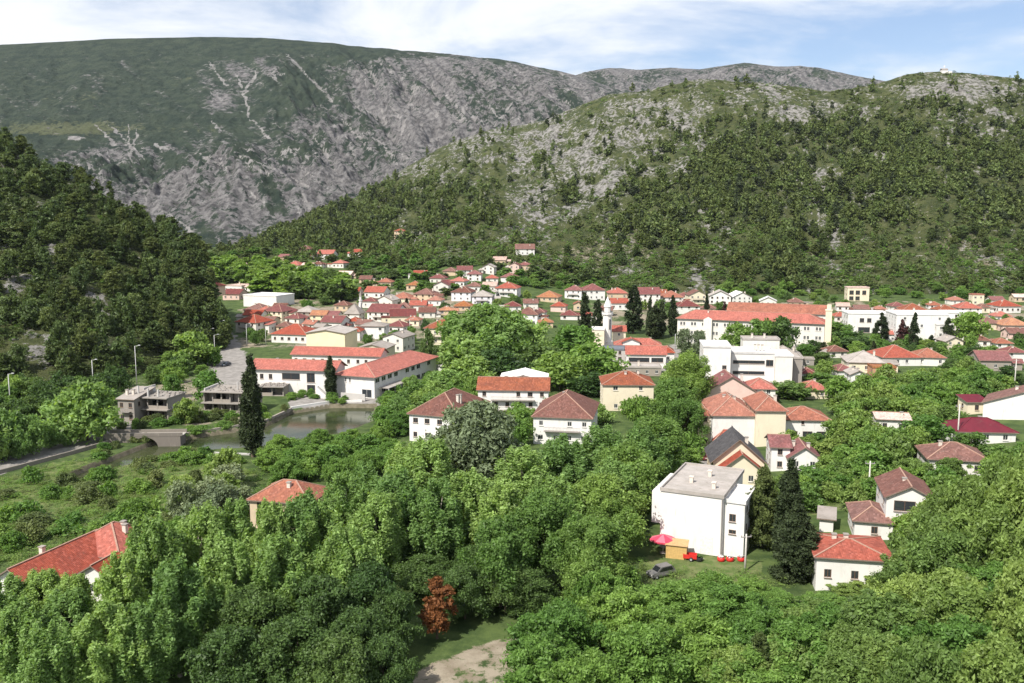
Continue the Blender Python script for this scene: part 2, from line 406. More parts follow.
# ------------------------------------------------------------------ terrain materials
def terrain_mat(name, layers, bump_scale=0.4, bdist=0.6, fine=0.6, mott=1.7):
    """layers: [(attribute or None, colour a, colour b, noise scale)], later layers cover earlier ones"""
    m, ns, ls = newmat(name); pos = objpos(ns); c = None
    for a, ca, cb, sc, *mo in layers:
        n = noise(ns, ls, pos, sc, 6, 0.65)
        col = mixrgb(ns, ls, maprange(ns, ls, n, 0.35, 0.65), ca, cb)
        if c is None: c = col
        else:
            f = attr(ns, a).outputs['Fac']
            n2 = noise(ns, ls, pos, fine, 7, 0.78)
            f = maprange(ns, ls, math_(ns, ls, 'ADD', f, math_(ns, ls, 'MULTIPLY', math_(ns, ls, 'SUBTRACT', n2, 0.5), mo[0] if mo else mott)), 0.44, 0.56)
            c = mixrgb(ns, ls, f, c, col)
    nn = noise(ns, ls, pos, bump_scale, 8, 0.7)
    principled(ns, ls, c, 0.95, 0.1, nn, 0.8, bdist); MATS[name] = m; return m

def blobs(px, py, bl):
    r = np.zeros(np.shape(px))
    for x, y, rx, ry, w in bl: r = np.maximum(r, w * np.exp(-((px - x) / rx) ** 2 - ((py - y) / ry) ** 2))
    return r

# ------------------------------------------------------------------ the valley floor
az = np.concatenate([np.linspace(-1.9, -0.75, 30), np.linspace(-0.74, 0.74, 560), np.linspace(0.75, 1.9, 30)])
dd = np.concatenate([np.linspace(20, 95, 40), np.geomspace(96, 420, 380), np.geomspace(422, 1300, 170), np.geomspace(1350, 9000, 12)])
A, D = np.meshgrid(az, dd); X = A * D; Y = D
Z = valley(X, Y)
PX, PY = proj(X, Y, Z)
wx = PX + fbm(X / 7.0, Y / 7.0, 3, 301) * 9; wy = PY + fbm(X / 7.0, Y / 7.0, 3, 302) * 4
def inpx(poly):
    sd = seg_dist(poly, wx, wy * 1.0); return np.clip(0.5 + np.where(inside(poly, wx, wy), sd, -sd) / 9.0, 0, 1)
LAWN = [[(-20, 486), (60, 462), (130, 458), (240, 462), (262, 480), (230, 520), (120, 530), (-20, 540)], [(640, 556), (705, 556), (760, 560), (762, 584), (690, 590), (635, 588)], [(795, 478), (850, 478), (845, 512), (800, 515)], [(120, 455), (200, 452), (240, 470), (200, 500), (150, 480)], [(280, 372), (345, 372), (340, 385), (255, 388)]]
PAVED = [[(212, 330), (228, 326), (245, 352), (262, 372), (245, 392), (198, 388), (208, 362)], [(-40, 486), (-40, 470), (60, 444), (112, 420), (150, 416), (125, 438), (60, 456)], [(675, 425), (700, 425), (715, 465), (690, 470), (668, 462)],
         [(690, 376), (820, 376), (822, 392), (690, 392)], [(290, 395), (372, 392), (440, 372), (448, 380), (372, 408), (290, 408)], [(570, 345), (680, 345), (680, 372), (575, 372)]]
DIRT = [[(425, 660), (490, 640), (545, 632), (560, 700), (390, 710)], [(-40, 500), (45, 495), (40, 520), (-40, 535)], [(640, 560), (700, 562), (700, 584), (640, 590)], [(780, 300), (1040, 302), (1040, 330), (780, 330)], [(120, 380), (250, 372), (265, 425), (180, 428), (120, 420)],
        [(590, 300), (680, 300), (680, 330), (590, 330)], [(240, 300), (460, 285), (520, 330), (440, 345), (235, 350)]]
lawn = sum(inpx(p) for p in LAWN).clip(0, 1); paved = sum(inpx(p) for p in PAVED).clip(0, 1); dirt = sum(inpx(p) for p in DIRT).clip(0, 1)
ban = inside(RIV, X, Y) * 1.0
terrain_mat('ground', [(None, (0.040, 0.065, 0.022), (0.085, 0.12, 0.038), 0.25), ('dirt', (0.20, 0.165, 0.12), (0.29, 0.25, 0.19), 0.3), ('lawn', (0.070, 0.115, 0.03), (0.15, 0.165, 0.07), 0.5), ('paved', (0.20, 0.185, 0.17), (0.29, 0.27, 0.25), 0.4), ('bed', (0.10, 0.09, 0.06), (0.16, 0.14, 0.10), 0.8)], 1.2, 0.12, 0.5, 1.1)
sheet('ground', X, Y, Z, MATS['ground'], {'dirt': np.maximum(dirt * 0.40, inpx([(425, 660), (490, 640), (545, 632), (560, 700), (390, 710)]) * .46) + fbm(X / 14.0, Y / 18.0, 4, 305) * .45 + .1, 'lawn': lawn * .9, 'paved': paved, 'bed': ban * 1.6})

# river water, a sheet inside the carved channel
def poly_sheet(name, pts, mat, kind='structure'):
    import mathutils
    me = bpy.data.meshes.new(name); me.from_pydata(pts, [], [tuple(range(len(pts)))]); me.materials.append(mat); me.update()
    if me.polygons[0].normal.z < 0: me.flip_normals()
    o = link(name, me); o['kind'] = kind; return o
m, ns, ls = newmat('river_water'); pos = objpos(ns)
w = noise(ns, ls, pos, 0.16, 4); c = mixrgb(ns, ls, maprange(ns, ls, w, 0.35, 0.65), (0.028, 0.038, 0.016), (0.055, 0.062, 0.030))
principled(ns, ls, c, 0.10, 0.18, noise(ns, ls, pos, 1.2, 4), 0.10, 0.05)
poly_sheet('river_water', [(x, y, -1.15) for x, y in RIV], m)

# ------------------------------------------------------------------ right hill
az = np.linspace(-0.44, 0.95, 760); ss = np.concatenate([np.linspace(-0.02, 1.05, 330), np.linspace(1.1, 2.2, 14)])
A, S = np.meshgrid(az, ss); px0 = 512 + F * A * 0.99
db = curve([(150, 900), (260, 860), (300, 830), (420, 700), (520, 640), (700, 640), (1024, 640), (1400, 620)], px0)
dc = curve([(150, 1000), (260, 1020), (300, 1120), (420, 1350), (520, 1400), (620, 1280), (760, 1180), (940, 1120), (1400, 1100)], px0)
D = db + (dc - db) * S; X = A * D; Y = D; Z = right_hill(X, Y); Z = np.where(Z < -50, valley(X, Y) - 3, Z)
PX, PY = proj(X, Y, Z)
RH_ROCK = [(560, 150, 75, 38, .85), (640, 118, 55, 22, .9), (600, 180, 70, 30, .72), (540, 205, 50, 25, .6), (478, 140, 40, 16, .8), (430, 170, 35, 18, .62), (960, 92, 70, 20, .85), (895, 85, 30, 12, .6), (815, 112, 50, 16, .72), (760, 95, 40, 12, .6),
           (800, 192, 18, 14, .75), (822, 196, 14, 24, .8), (900, 156, 15, 9, .85), (700, 268, 14, 18, .95), (833, 255, 7, 20, .95), (690, 108, 45, 15, .6), (985, 156, 25, 6, .6), (440, 232, 60, 14, .5), (1000, 120, 30, 20, .7), (620, 140, 60, 30, .75), (690, 130, 25, 12, .6), (520, 235, 40, 16, .45)]
RH_DIRT = [(590, 252, 55, 16, .85), (640, 245, 40, 18, .7), (835, 200, 25, 30, .6), (945, 248, 60, 18, .7), (820, 255, 20, 18, .6), (880, 265, 30, 10, .6), (985, 262, 30, 14, .6), (560, 270, 40, 10, .5), (920, 215, 40, 10, .5), (490, 265, 40, 10, .5), (350, 262, 60, 10, .4)]
nn = fbm(X / 38.0, Y / 55.0, 5, 70); n3 = fbm(X / 24.0 + Y / 80.0, Y / 40.0, 4, 75, True)
rock = blobs(PX, PY, RH_ROCK) * .42 + nn * 0.55 + (n3 - 0.3) * 0.35 + 0.14
dirt = blobs(PX, PY, RH_DIRT) * .6 + nn * 0.4 + .04
terrain_mat('hillside', [(None, (0.042, 0.056, 0.022), (0.088, 0.098, 0.040), 0.10), ('dirt', (0.19, 0.165, 0.115), (0.28, 0.25, 0.19), 0.1), ('rock', (0.095, 0.091, 0.085), (0.29, 0.278, 0.26), 0.22)], 0.35, 5.0, 0.22, 2.6)
sheet('rocky_hill', X, Y, Z, MATS['hillside'], {'rock': rock, 'dirt': dirt})

# ------------------------------------------------------------------ left hill
az = np.linspace(-1.15, -0.305, 300); ss = np.concatenate([np.linspace(-0.03, 1.05, 230), np.linspace(1.1, 3.0, 14)])
A, S = np.meshgrid(az, ss); px0 = 512 + F * A * 0.99
db = curve(LBD, px0); dc = db + curve([(-500, 260), (0, 230), (150, 170), (200, 90), (232, 30)], px0)
D = db + (dc - db) * S; X = A * D; Y = D; Z = left_hill(X, Y); Z = np.where(Z < -50, valley(X, Y) - 3, Z)
PX, PY = proj(X, Y, Z)
nn = fbm(X / 16.0, Y / 20.0, 5, 80)
rock = .5 * blobs(PX, PY, [(30, 350, 45, 25, .8), (10, 290, 25, 30, .7), (50, 255, 30, 20, .6), (95, 310, 40, 30, .6), (5, 190, 15, 20, .6), (70, 330, 30, 15, .6)]) + nn * 0.8 + 0.06
sheet('wooded_hill', X, Y, Z, MATS['hillside'], {'rock': rock, 'dirt': nn * 0.5})

# ------------------------------------------------------------------ far mountains
M1C = crest([(-700, 60), (-100, 50), (0, 45), (60, 42), (110, 39), (200, 37), (260, 38), (300, 41), (350, 46), (400, 51), (460, 56), (512, 62), (545, 69), (575, 76), (610, 88), (680, 110), (800, 150)])
def mountain(x, y, C, d0, d1, row, seed, amp):
    az_ = x / y; px = 512 + F * az_ * 0.98; te = np.interp(az_, C[:, 0], C[:, 1]); _, bt = azel(px, row)
    s = (y - d0) / (d1 - d0); sc = np.clip(s, 0, 1)
    h = CAMZ + y * (bt + (te - bt) * sc ** 0.78)
    h = np.where(s > 1, CAMZ + d1 * te - (y - d1) * 0.2, h)
    u = x + 0.30 * y
    n = fbm(u / 330.0, y / 1300.0, 5, seed, True) * 66 + fbm(u / 95.0, y / 330.0, 5, seed + 7, True, .6) * 34 + fbm(x / 22.0, y / 34.0, 3, seed + 15, True) * 9
    a = np.clip(sc * 5, 0.1, 1) * np.clip((1.01 - sc) * 4.5, 0.07, 1)
    return h + (n - 20) * a * amp
az = np.linspace(-0.95, 0.30, 760); yy = np.concatenate([np.linspace(1100, 2750, 360), np.linspace(2800, 5200, 12)])
A, D = np.meshgrid(az, yy); X = A * D; Y = D
px0 = 512 + F * A * 0.98
soft = 1 - 0.72 * sstep(330, 250, px0) * sstep(0.22, 0.45, (Y - 1100) / 1600)
Z = mountain(X, Y, M1C, 1100, 2700, 258, 100, soft * 1.0)
PX, PY = proj(X, Y, Z)
u = X + 0.30 * Y
nn = fbm(X / 120.0, Y / 260.0, 6, 140, gain=0.6); gl = fbm(u / 60.0, Y / 900.0, 4, 150, True)
reg = 0.70 * sstep(335, 430, PX + (PY - 80) * 0.55) + blobs(PX, PY, [(150, 195, 130, 42, .72), (250, 180, 90, 60, .66), (225, 80, 26, 45, .62), (265, 70, 40, 25, .55), (340, 150, 60, 50, .6), (400, 90, 60, 40, .6), (130, 155, 70, 14, .55), (235, 215, 75, 36, .95), (160, 205, 70, 34, .85), (120, 170, 60, 16, .7)])
reg = np.clip(reg, 0, 0.88) - 0.5 * sstep(66, 52, PY + fbm(X / 60.0, Y / 100.0, 3, 5) * 12) * sstep(700, 500, PX)
vv = 900 * A + 0.131 * Y
gl2 = fbm(vv / 26.0, Y / 420.0, 4, 151, True)
rock = reg * .54 + nn * 0.5 + (gl2 - 0.35) * 0.42 + 0.12
strk = fbm((X + 0.42 * Y) / 34.0, Y / 700.0, 3, 160, True)
SCREE = [(209, 62, 227, 86), (236, 72, 246, 99), (257, 70, 246, 91), (246, 99, 249, 117), (249, 117, 269, 138), (286, 54, 322, 90), (322, 90, 332, 101), (196, 154, 228, 169), (235, 152, 280, 172), (240, 158, 270, 176), (286, 177, 309, 188), (314, 138, 335, 172), (322, 140, 330, 165), (302, 169, 328, 188), (238, 182, 264, 204),
         (355, 104, 368, 114), (368, 111, 378, 124), (382, 107, 386, 124), (390, 106, 400, 118), (416, 93, 407, 109), (407, 109, 401, 135), (442, 90, 462, 114), (468, 96, 462, 119), (447, 111, 461, 121), (486, 101, 502, 119), (513, 101, 502, 118), (365, 130, 395, 158), (340, 118, 372, 150),
         (95, 124, 114, 144), (110, 124, 127, 144), (127, 124, 132, 155), (138, 129, 132, 153), (196, 153, 220, 162), (145, 197, 193, 232), (211, 120, 220, 131), (155, 145, 170, 148)]
strk = fbm(vv / 9.0, Y / 230.0, 3, 160, True)
scree = (sstep(0.42, 0.85, strk) * 0.62) * sstep(0.12, 0.5, reg) * sstep(-0.25, 0.2, fbm(X / 130.0, Y / 150.0, 3, 166)) * (1 - .5 * blobs(PX, PY, [(180, 225, 110, 35, 1)]))
wx_ = PX + fbm(X / 26.0, Y / 50.0, 3, 171) * 4; wy_ = PY + fbm(X / 26.0, Y / 50.0, 3, 172) * 4
for x0, y0, x1, y1 in SCREE:
    t_ = np.clip(((wx_ - x0) * (x1 - x0) + (wy_ - y0) * (y1 - y0)) / ((x1 - x0) ** 2 + (y1 - y0) ** 2), 0, 1)
    scree = np.maximum(scree, .66 * np.exp(-(np.hypot(wx_ - x0 - t_ * (x1 - x0), wy_ - y0 - t_ * (y1 - y0)) / (1.3 + 1.3 * t_)) ** 2))
scree = scree + blobs(PX, PY, [(75, 138, 12, 3, .8)])
ol = blobs(PX, PY, [(60, 128, 110, 9, .75), (100, 100, 60, 10, .4), (190, 75, 60, 12, .35), (170, 130, 60, 8, .5)]) + nn * 0.6
terrain_mat('mountain', [(None, (0.024, 0.037, 0.028), (0.050, 0.066, 0.044), 0.03), ('olive', (0.075, 0.086, 0.043), (0.10, 0.11, 0.06), 0.02), ('rock', (0.076, 0.073, 0.074), (0.225, 0.216, 0.212), 0.08), ('scree', (0.20, 0.19, 0.184), (0.31, 0.295, 0.285), 0.05, 1.5)], 0.07, 20.0, 0.06, 2.4)
sheet('mountain', X, Y, Z, MATS['mountain'], {'rock': rock, 'scree': scree, 'olive': ol})

M2C = crest([(380, 110), (480, 85), (545, 78), (575, 76), (590, 71), (610, 68), (640, 70), (670, 68), (700, 70), (722, 66), (745, 63), (775, 67), (800, 66), (820, 68), (850, 75), (880, 80), (930, 92), (1000, 100), (1300, 110)])
az = np.linspace(-0.15, 0.9, 460); yy = np.concatenate([np.linspace(2300, 3650, 130), np.linspace(3700, 6000, 8)])
A, D = np.meshgrid(az, yy); X = A * D; Y = D
Z = mountain(X, Y, M2C, 2300, 3600, 150, 200, 0.75); PX, PY = proj(X, Y, Z)
nn = fbm(X / 120.0, Y / 200.0, 6, 240, gain=0.6)
sheet('mountain_ridge', X, Y, Z, MATS['mountain'], {'rock': 0.58 + nn * 0.7, 'scree': fbm(X / 40.0, Y / 500.0, 3, 260, True) * 0.55 - 0.12, 'olive': nn})
# ------------------------------------------------------------------ trees: tapered trunk with limbs, crown of many small leaf faces
def leaves(C, RC_, nper, leaf, rs, up=0.35, squash=1.0, stretch=1.0, inner=0.25, fold=0.25):
    """leaf faces spread over the skin (and a little inside) of many clumps; C centres, RC_ radii"""
    n = len(C); k = np.repeat(np.arange(n), nper); N = len(k)
    d = rs.normal(size=(N, 3)); d[:, 2] += 0.35; d /= np.linalg.norm(d, axis=1)[:, None]
    rr = RC_[k] * (1 - inner * rs.rand(N) ** 1.5) * (1 + 0.30 * rs.normal(size=N).clip(-1.3, 1.9)) * np.where(rs.rand(N) < .14, 1.3, 1.0)
    p = C[k] + d * rr[:, None] * np.array([1, 1, squash])
    nrm = d * 0.6 + rs.normal(size=(N, 3)) * 0.68 + np.array([0, 0, up]); nrm /= np.linalg.norm(nrm, axis=1)[:, None]
    t = np.cross(nrm, rs.normal(size=(N, 3))); t /= np.linalg.norm(t, axis=1)[:, None] + 1e-9
    b = np.cross(nrm, t)
    s = leaf * (0.55 + 0.85 * rs.rand(N))[:, None]
    L = t * s * stretch; W = b * s * 0.62; dn = nrm * s * fold
    V = np.stack([p - L, p - W * 0.9 + L * 0.05 - dn, p + L - dn * 0.6, p + W * 0.9 + L * 0.05 - dn], 1).reshape(-1, 3)
    Fq = np.arange(N * 4).reshape(N, 4)
    return V, Fq

ENV = {  # crown radius against height fraction
    'poplar': [(0, .35), (.12, .68), (.3, .92), (.5, 1), (.7, .86), (.85, .58), (.95, .3), (1, .08)],
    'round': [(0, .45), (.12, .78), (.32, 1), (.55, .98), (.75, .8), (.9, .5), (1, .12)],
    'broad': [(0, .6), (.15, .95), (.4, 1), (.65, .9), (.85, .62), (1, .2)],
    'cypress': [(0, .55), (.08, .85), (.3, 1), (.55, .92), (.75, .68), (.9, .36), (1, .05)],
    'fir': [(0, .9), (.1, 1), (.3, .82), (.5, .62), (.7, .42), (.85, .24), (1, .03)],
    'cedar': [(0, .75), (.1, .97), (.35, 1), (.55, .85), (.75, .58), (.9, .3), (1, .05)],
    'pine': [(0, .5), (.15, .85), (.35, 1), (.55, .86), (.75, .6), (.9, .34), (1, .06)],
    'bush': [(0, .85), (.3, 1), (.6, .85), (.85, .5), (1, .15)],
}
def crown_pts(env, h, r, n, rs, base=0.2, cr=0.3, jit=0.2, shell=0.45):
    C, Rr = [], []
    e = np.array(ENV[env])
    for i in range(n * 6):
        t = rs.rand() ** 0.9; er = np.interp(t, e[:, 0], e[:, 1])
        if rs.rand() > er * 0.85 + 0.15: continue
        a = rs.rand() * 2 * math.pi; q = (shell + (1 - shell) * rs.rand()) ** 0.8
        rad = max(0, r * er * q - cr * r * 0.35 * er) * (1 + jit * rs.normal())
        z = h * (base + (1 - base) * t)
        c = cr * r * (0.65 + 0.6 * rs.rand()) * (0.55 + 0.45 * er)
        C.append((rad * math.cos(a), rad * math.sin(a), min(z, h - c * 0.6))); Rr.append(c)
        if len(C) >= n: break
    return np.array(C), np.array(Rr)

def trunk_mesh(name, h, r, C, rs, mat, nlimb=7, base=0.2, top=0.8):
    b = MB(); r0 = max(0.12, h * 0.018)
    lean = rs.normal(size=2) * 0.02 * h
    ax = lambda t: Vector((lean[0] * t * t, lean[1] * t * t, h * top * t))
    b.tube([(0, 0, -1.0)] + [ax(t) for t in (0, .05, .2, .45, .7, 1)], [r0 * 1.5, r0 * 1.35, r0, r0 * .85, r0 * .62, r0 * .4, r0 * .1], 8)
    for i in rs.permutation(len(C))[:nlimb]:
        c = Vector(C[i]); t = max(base * 0.7, min(0.9, (c.z / (h * top)) * 0.62)); p = ax(t)
        mid = (p + c) * 0.5 + Vector((0, 0, -0.05 * h * 0.3))
        b.tube([p, mid, c], [r0 * .42, r0 * .26, r0 * .08], 5)
    return b.mesh(name, [mat], True)

TREE = {}
def make_tree(key, env, h, r, ncl, nper, leaf, mat, name, seed, base=0.2, cr=0.3, squash=1.0, up=0.35, bark=None, nlimb=7, stretch=1.0, inner=0.3, shell=0.45, jit=0.2):
    rs = np.random.RandomState(seed)
    C, Rr = crown_pts(env, h, r, ncl, rs, base, cr, jit, shell)
    V, Q = leaves(C, Rr, nper, leaf, rs, up, squash, stretch, inner)
    cm = np_mesh('crown', V, Q, [MATS['l_' + mat]])
    tm = trunk_mesh('trunk', h, r, C, rs, bark or BARK, nlimb, base)
    TREE[key] = (cm, tm, h, r, name)

# near trees (fine leaves); broadleaf species unidentified except the poplars
for i in range(3):
    make_tree(f'poplar{i}', 'poplar', 22, 5.2, 96, 400, 0.275, 'poplar', 'poplar_tree', 10 + i, .08, .17, 2.7, .2, BARKP, 14, 1.3, .35, .35, .3)
    make_tree(f'mid{i}', 'round', 17, 6.2, 88, 420, 0.25, 'mid', 'leafy_tree', 20 + i, .14, .205, 1.25, .4, None, 12, 1.1, .3, .4, .28)
    make_tree(f'darkb{i}', 'broad', 15, 7.0, 100, 300, 0.27, 'dark', 'leafy_tree', 30 + i, .14, .22, .8, .45, None, 9)
    make_tree(f'vivid{i}', 'broad', 11, 6.0, 92, 380, 0.24, 'vivid', 'spreading_tree', 40 + i, .12, .19, .8, .5, None, 12, 1.3, .35, .35, .3)
    make_tree(f'olive{i}', 'round', 11, 5.4, 88, 320, 0.26, 'olive', 'yellowish_tree', 50 + i, .10, .19, .95, .35, None, 14, 1.2, .35, .3, .32)
    make_tree(f'bush{i}', 'bush', 4.5, 3.0, 40, 130, 0.26, 'vivid', 'leafy_shrub', 60 + i, .05, .34, .8, .4, None, 6)
    make_tree(f'bushd{i}', 'bush', 4.5, 3.0, 40, 130, 0.25, 'scrub', 'leafy_shrub', 65 + i, .05, .34, .8, .4, None, 6)
make_tree('silver0', 'broad', 16, 8.0, 120, 230, 0.36, 'silver', 'broadleaf_tree', 71, .14, .2, .85, .4, None, 9, 1.2)
make_tree('cedar0', 'cedar', 17, 4.6, 110, 210, 0.26, 'pine', 'conifer_tree', 72, .04, .26, .75, .1, None, 5, 1.3, .35, .6)
make_tree('cedar1', 'cedar', 17, 4.6, 110, 210, 0.26, 'cypress', 'conifer_tree', 73, .04, .26, .8, .1, None, 5, 1.3, .35, .6)
make_tree('fir0', 'fir', 13, 3.2, 90, 190, 0.24, 'pine', 'conifer_tree', 74, .04, .26, .6, .05, None, 5, 1.4, .35, .6)
make_tree('cypress0', 'cypress', 20, 2.4, 110, 150, 0.24, 'cypress', 'cypress_tree', 75, .02, .32, 1.8, .0, None, 2, 1.6, .4, .55, .1)
make_tree('cypress1', 'cypress', 20, 2.4, 60, 70, 0.40, 'cypress', 'cypress_tree', 76, .02, .34, 1.8, .0, None, 2, 1.5, .4, .55, .1)
make_tree('rusty0', 'cedar', 11, 2.6, 60, 110, 0.26, 'rusty', 'conifer_tree', 77, .2, .26, .9, .1, None, 12, 1.3, .5, .4)
# middle distance (coarser)
for i in range(3):
    make_tree(f'mround{i}', 'round', 11, 5.2, 42, 80, 0.50, 'mid', 'broadleaf_tree', 80 + i, .14, .31, .85, .4, None, 5)
    make_tree(f'mdark{i}', 'broad', 11, 5.2, 42, 80, 0.48, 'dark', 'broadleaf_tree', 90 + i, .12, .31, .85, .4, None, 5)
    make_tree(f'mvivid{i}', 'round', 10, 5.2, 42, 80, 0.48, 'vivid', 'broadleaf_tree', 100 + i, .10, .31, .8, .4, None, 5)
    make_tree(f'molive{i}', 'round', 10, 4.8, 42, 80, 0.46, 'olive', 'broadleaf_tree', 110 + i, .12, .31, .8, .4, None, 5)
    make_tree(f'mbush{i}', 'bush', 4, 3.2, 18, 50, 0.42, 'vivid', 'leafy_shrub', 120 + i, .03, .42, .8, .4, None, 3)
    make_tree(f'pine{i}', 'pine', 12, 3.3, 42, 60, 0.40, 'pine', 'pine_tree', 130 + i, .10, .34, .75, .15, None, 4, 1.3, .4, .5, .28)
    make_tree(f'pinew{i}', 'broad', 10, 4.0, 42, 60, 0.40, 'hill', 'pine_tree', 140 + i, .12, .32, .75, .3, None, 4, 1.2, .4, .5, .25)
make_tree('msilver0', 'round', 14, 6.5, 60, 90, 0.50, 'silver', 'broadleaf_tree', 151, .12, .27, .95, .4, None, 6)
make_tree('bigp0', 'round', 24, 13, 170, 110, 0.62, 'poplar', 'broadleaf_tree', 153, .1, .17, 1.2, .35, None, 9, 1.2)
make_tree('mpop0', 'round', 13, 6.5, 70, 90, 0.50, 'poplar', 'broadleaf_tree', 154, .1, .24, 1.2, .35, None, 6, 1.2)
make_tree('mpop1', 'round', 13, 6.5, 70, 90, 0.50, 'poplar', 'broadleaf_tree', 155, .1, .24, 1.2, .35, None, 6, 1.2)
make_tree('mplum0', 'cedar', 9, 3.0, 40, 60, 0.42, 'plum', 'broadleaf_tree', 152, .08, .3, .9, .3, None, 4)

_trees_src = {}
trng = random.Random(5)
TREES = []
def tree(key, loc, h, r, label, cat='tree', group=None, rot=None, nm=None):
    cm, tm, h0, r0, name = TREE[key]; name = nm or name
    if key not in _trees_src:
        root = bpy.data.objects.new(name, None); COL.objects.link(root)
        c = link('crown', cm, root); t = link('trunk', tm, root); _trees_src[key] = (root, c, t)
    else:
        s, c0, t0 = _trees_src[key]
        root = s.copy(); COL.objects.link(root)
        for ch in (c0, t0):
            d = ch.copy(); d.parent = root; COL.objects.link(d)
        root.name = name
    for k in ('label', 'category', 'group'):
        if k in root: del root[k]
    root.location = loc; root.rotation_euler = (0, 0, trng.uniform(0, 6.283) if rot is None else rot); root.scale = (r / r0, r / r0, h / h0)
    tag(root, label, cat, group); TREES.append((loc[0], loc[1], r)); return root

def tree_px(key, px, ytop, wpx, d, label, group=None, cat='tree'):
    """tree at forward distance d whose crown tops out at pixel row ytop and spans wpx pixels"""
    x, y, z = at_d(px, d)
    a, dy, dz = ray(px, ytop); top = CAMZ + dz * d / dy
    return tree(key, (x, y, z - 0.1), max(1.5, top - z), wpx * d / F / 2, label, cat, group)
# ------------------------------------------------------------------ buildings
SCREEN = []
FOOT = []          # footprints, so that scattered plants keep off the buildings
brng = random.Random(11)
_win_cache = {}
def window_meshes(w, h, brown, split):
    k = (round(w, 1), round(h, 1), brown, split)
    if k not in _win_cache:
        w, h = k[0], k[1]; t = 0.09; b = MB()
        b.box(-w / 2, w / 2, 0.03, 0.10, 0, t); b.box(-w / 2, w / 2, 0.03, 0.10, h - t, h); b.box(-w / 2, -w / 2 + t, 0.031, 0.099, t, h - t); b.box(w / 2 - t, w / 2, 0.031, 0.099, t, h - t)
        if w > 0.9: b.box(-0.035, 0.035, 0.032, 0.098, t, h - t)
        b.box(-w / 2 - 0.08, w / 2 + 0.08, -0.22, -0.13, -0.09, -0.02)
        p = MB(); p.box(-w / 2 + 0.02, w / 2 - 0.02, 0.055, 0.075, 0.02, h - 0.02)
        fm = FRAMEB if brown else FRAME
        if split: _win_cache[k] = (b.mesh('window', [fm]), p.mesh('pane', [GLASS]))
        else:
            n = len(b.f); b.box(-w / 2 + 0.02, w / 2 - 0.02, 0.055, 0.075, 0.02, h - 0.02, 1); _win_cache[k] = (b.mesh('window', [fm, GLASS]), None)
    return _win_cache[k]

def wall_face(b, o, u, W, H, ops, deep=0.16, z0=-2.5):
    """a wall with real recessed openings; o lower left corner, u unit direction along it (outside is to the right hand of u... -y for u=+x)"""
    n = Vector((u.y, -u.x, 0)); P = lambda x, z, q=0: tuple(o + u * x + Vector((0, 0, z)) - n * q)
    xs = sorted({0, W, *[a for op in ops for a in op[:2]]}); zs = sorted({z0, H, *[a for op in ops for a in op[2:]]})
    for x0, x1 in zip(xs, xs[1:]):
        run = None
        for z_0, z_1 in zip(zs, zs[1:]):
            cx, cz = (x0 + x1) / 2, (z_0 + z_1) / 2
            hole = any(a < cx < c and d < cz < e for a, c, d, e in ops)
            if not hole: b.poly([P(x0, z_0), P(x1, z_0), P(x1, z_1), P(x0, z_1)])
    for a, c, d, e in ops:
        b.poly([P(a, d), P(a, d, deep), P(a, e, deep), P(a, e)]); b.poly([P(c, d, deep), P(c, d), P(c, e), P(c, e, deep)])
        b.poly([P(a, e), P(a, e, deep), P(c, e, deep), P(c, e)]); b.poly([P(a, d, deep), P(a, d), P(c, d), P(c, d, deep)])
        b.poly([P(a, d, deep), P(c, d, deep), P(c, e, deep), P(a, e, deep)])

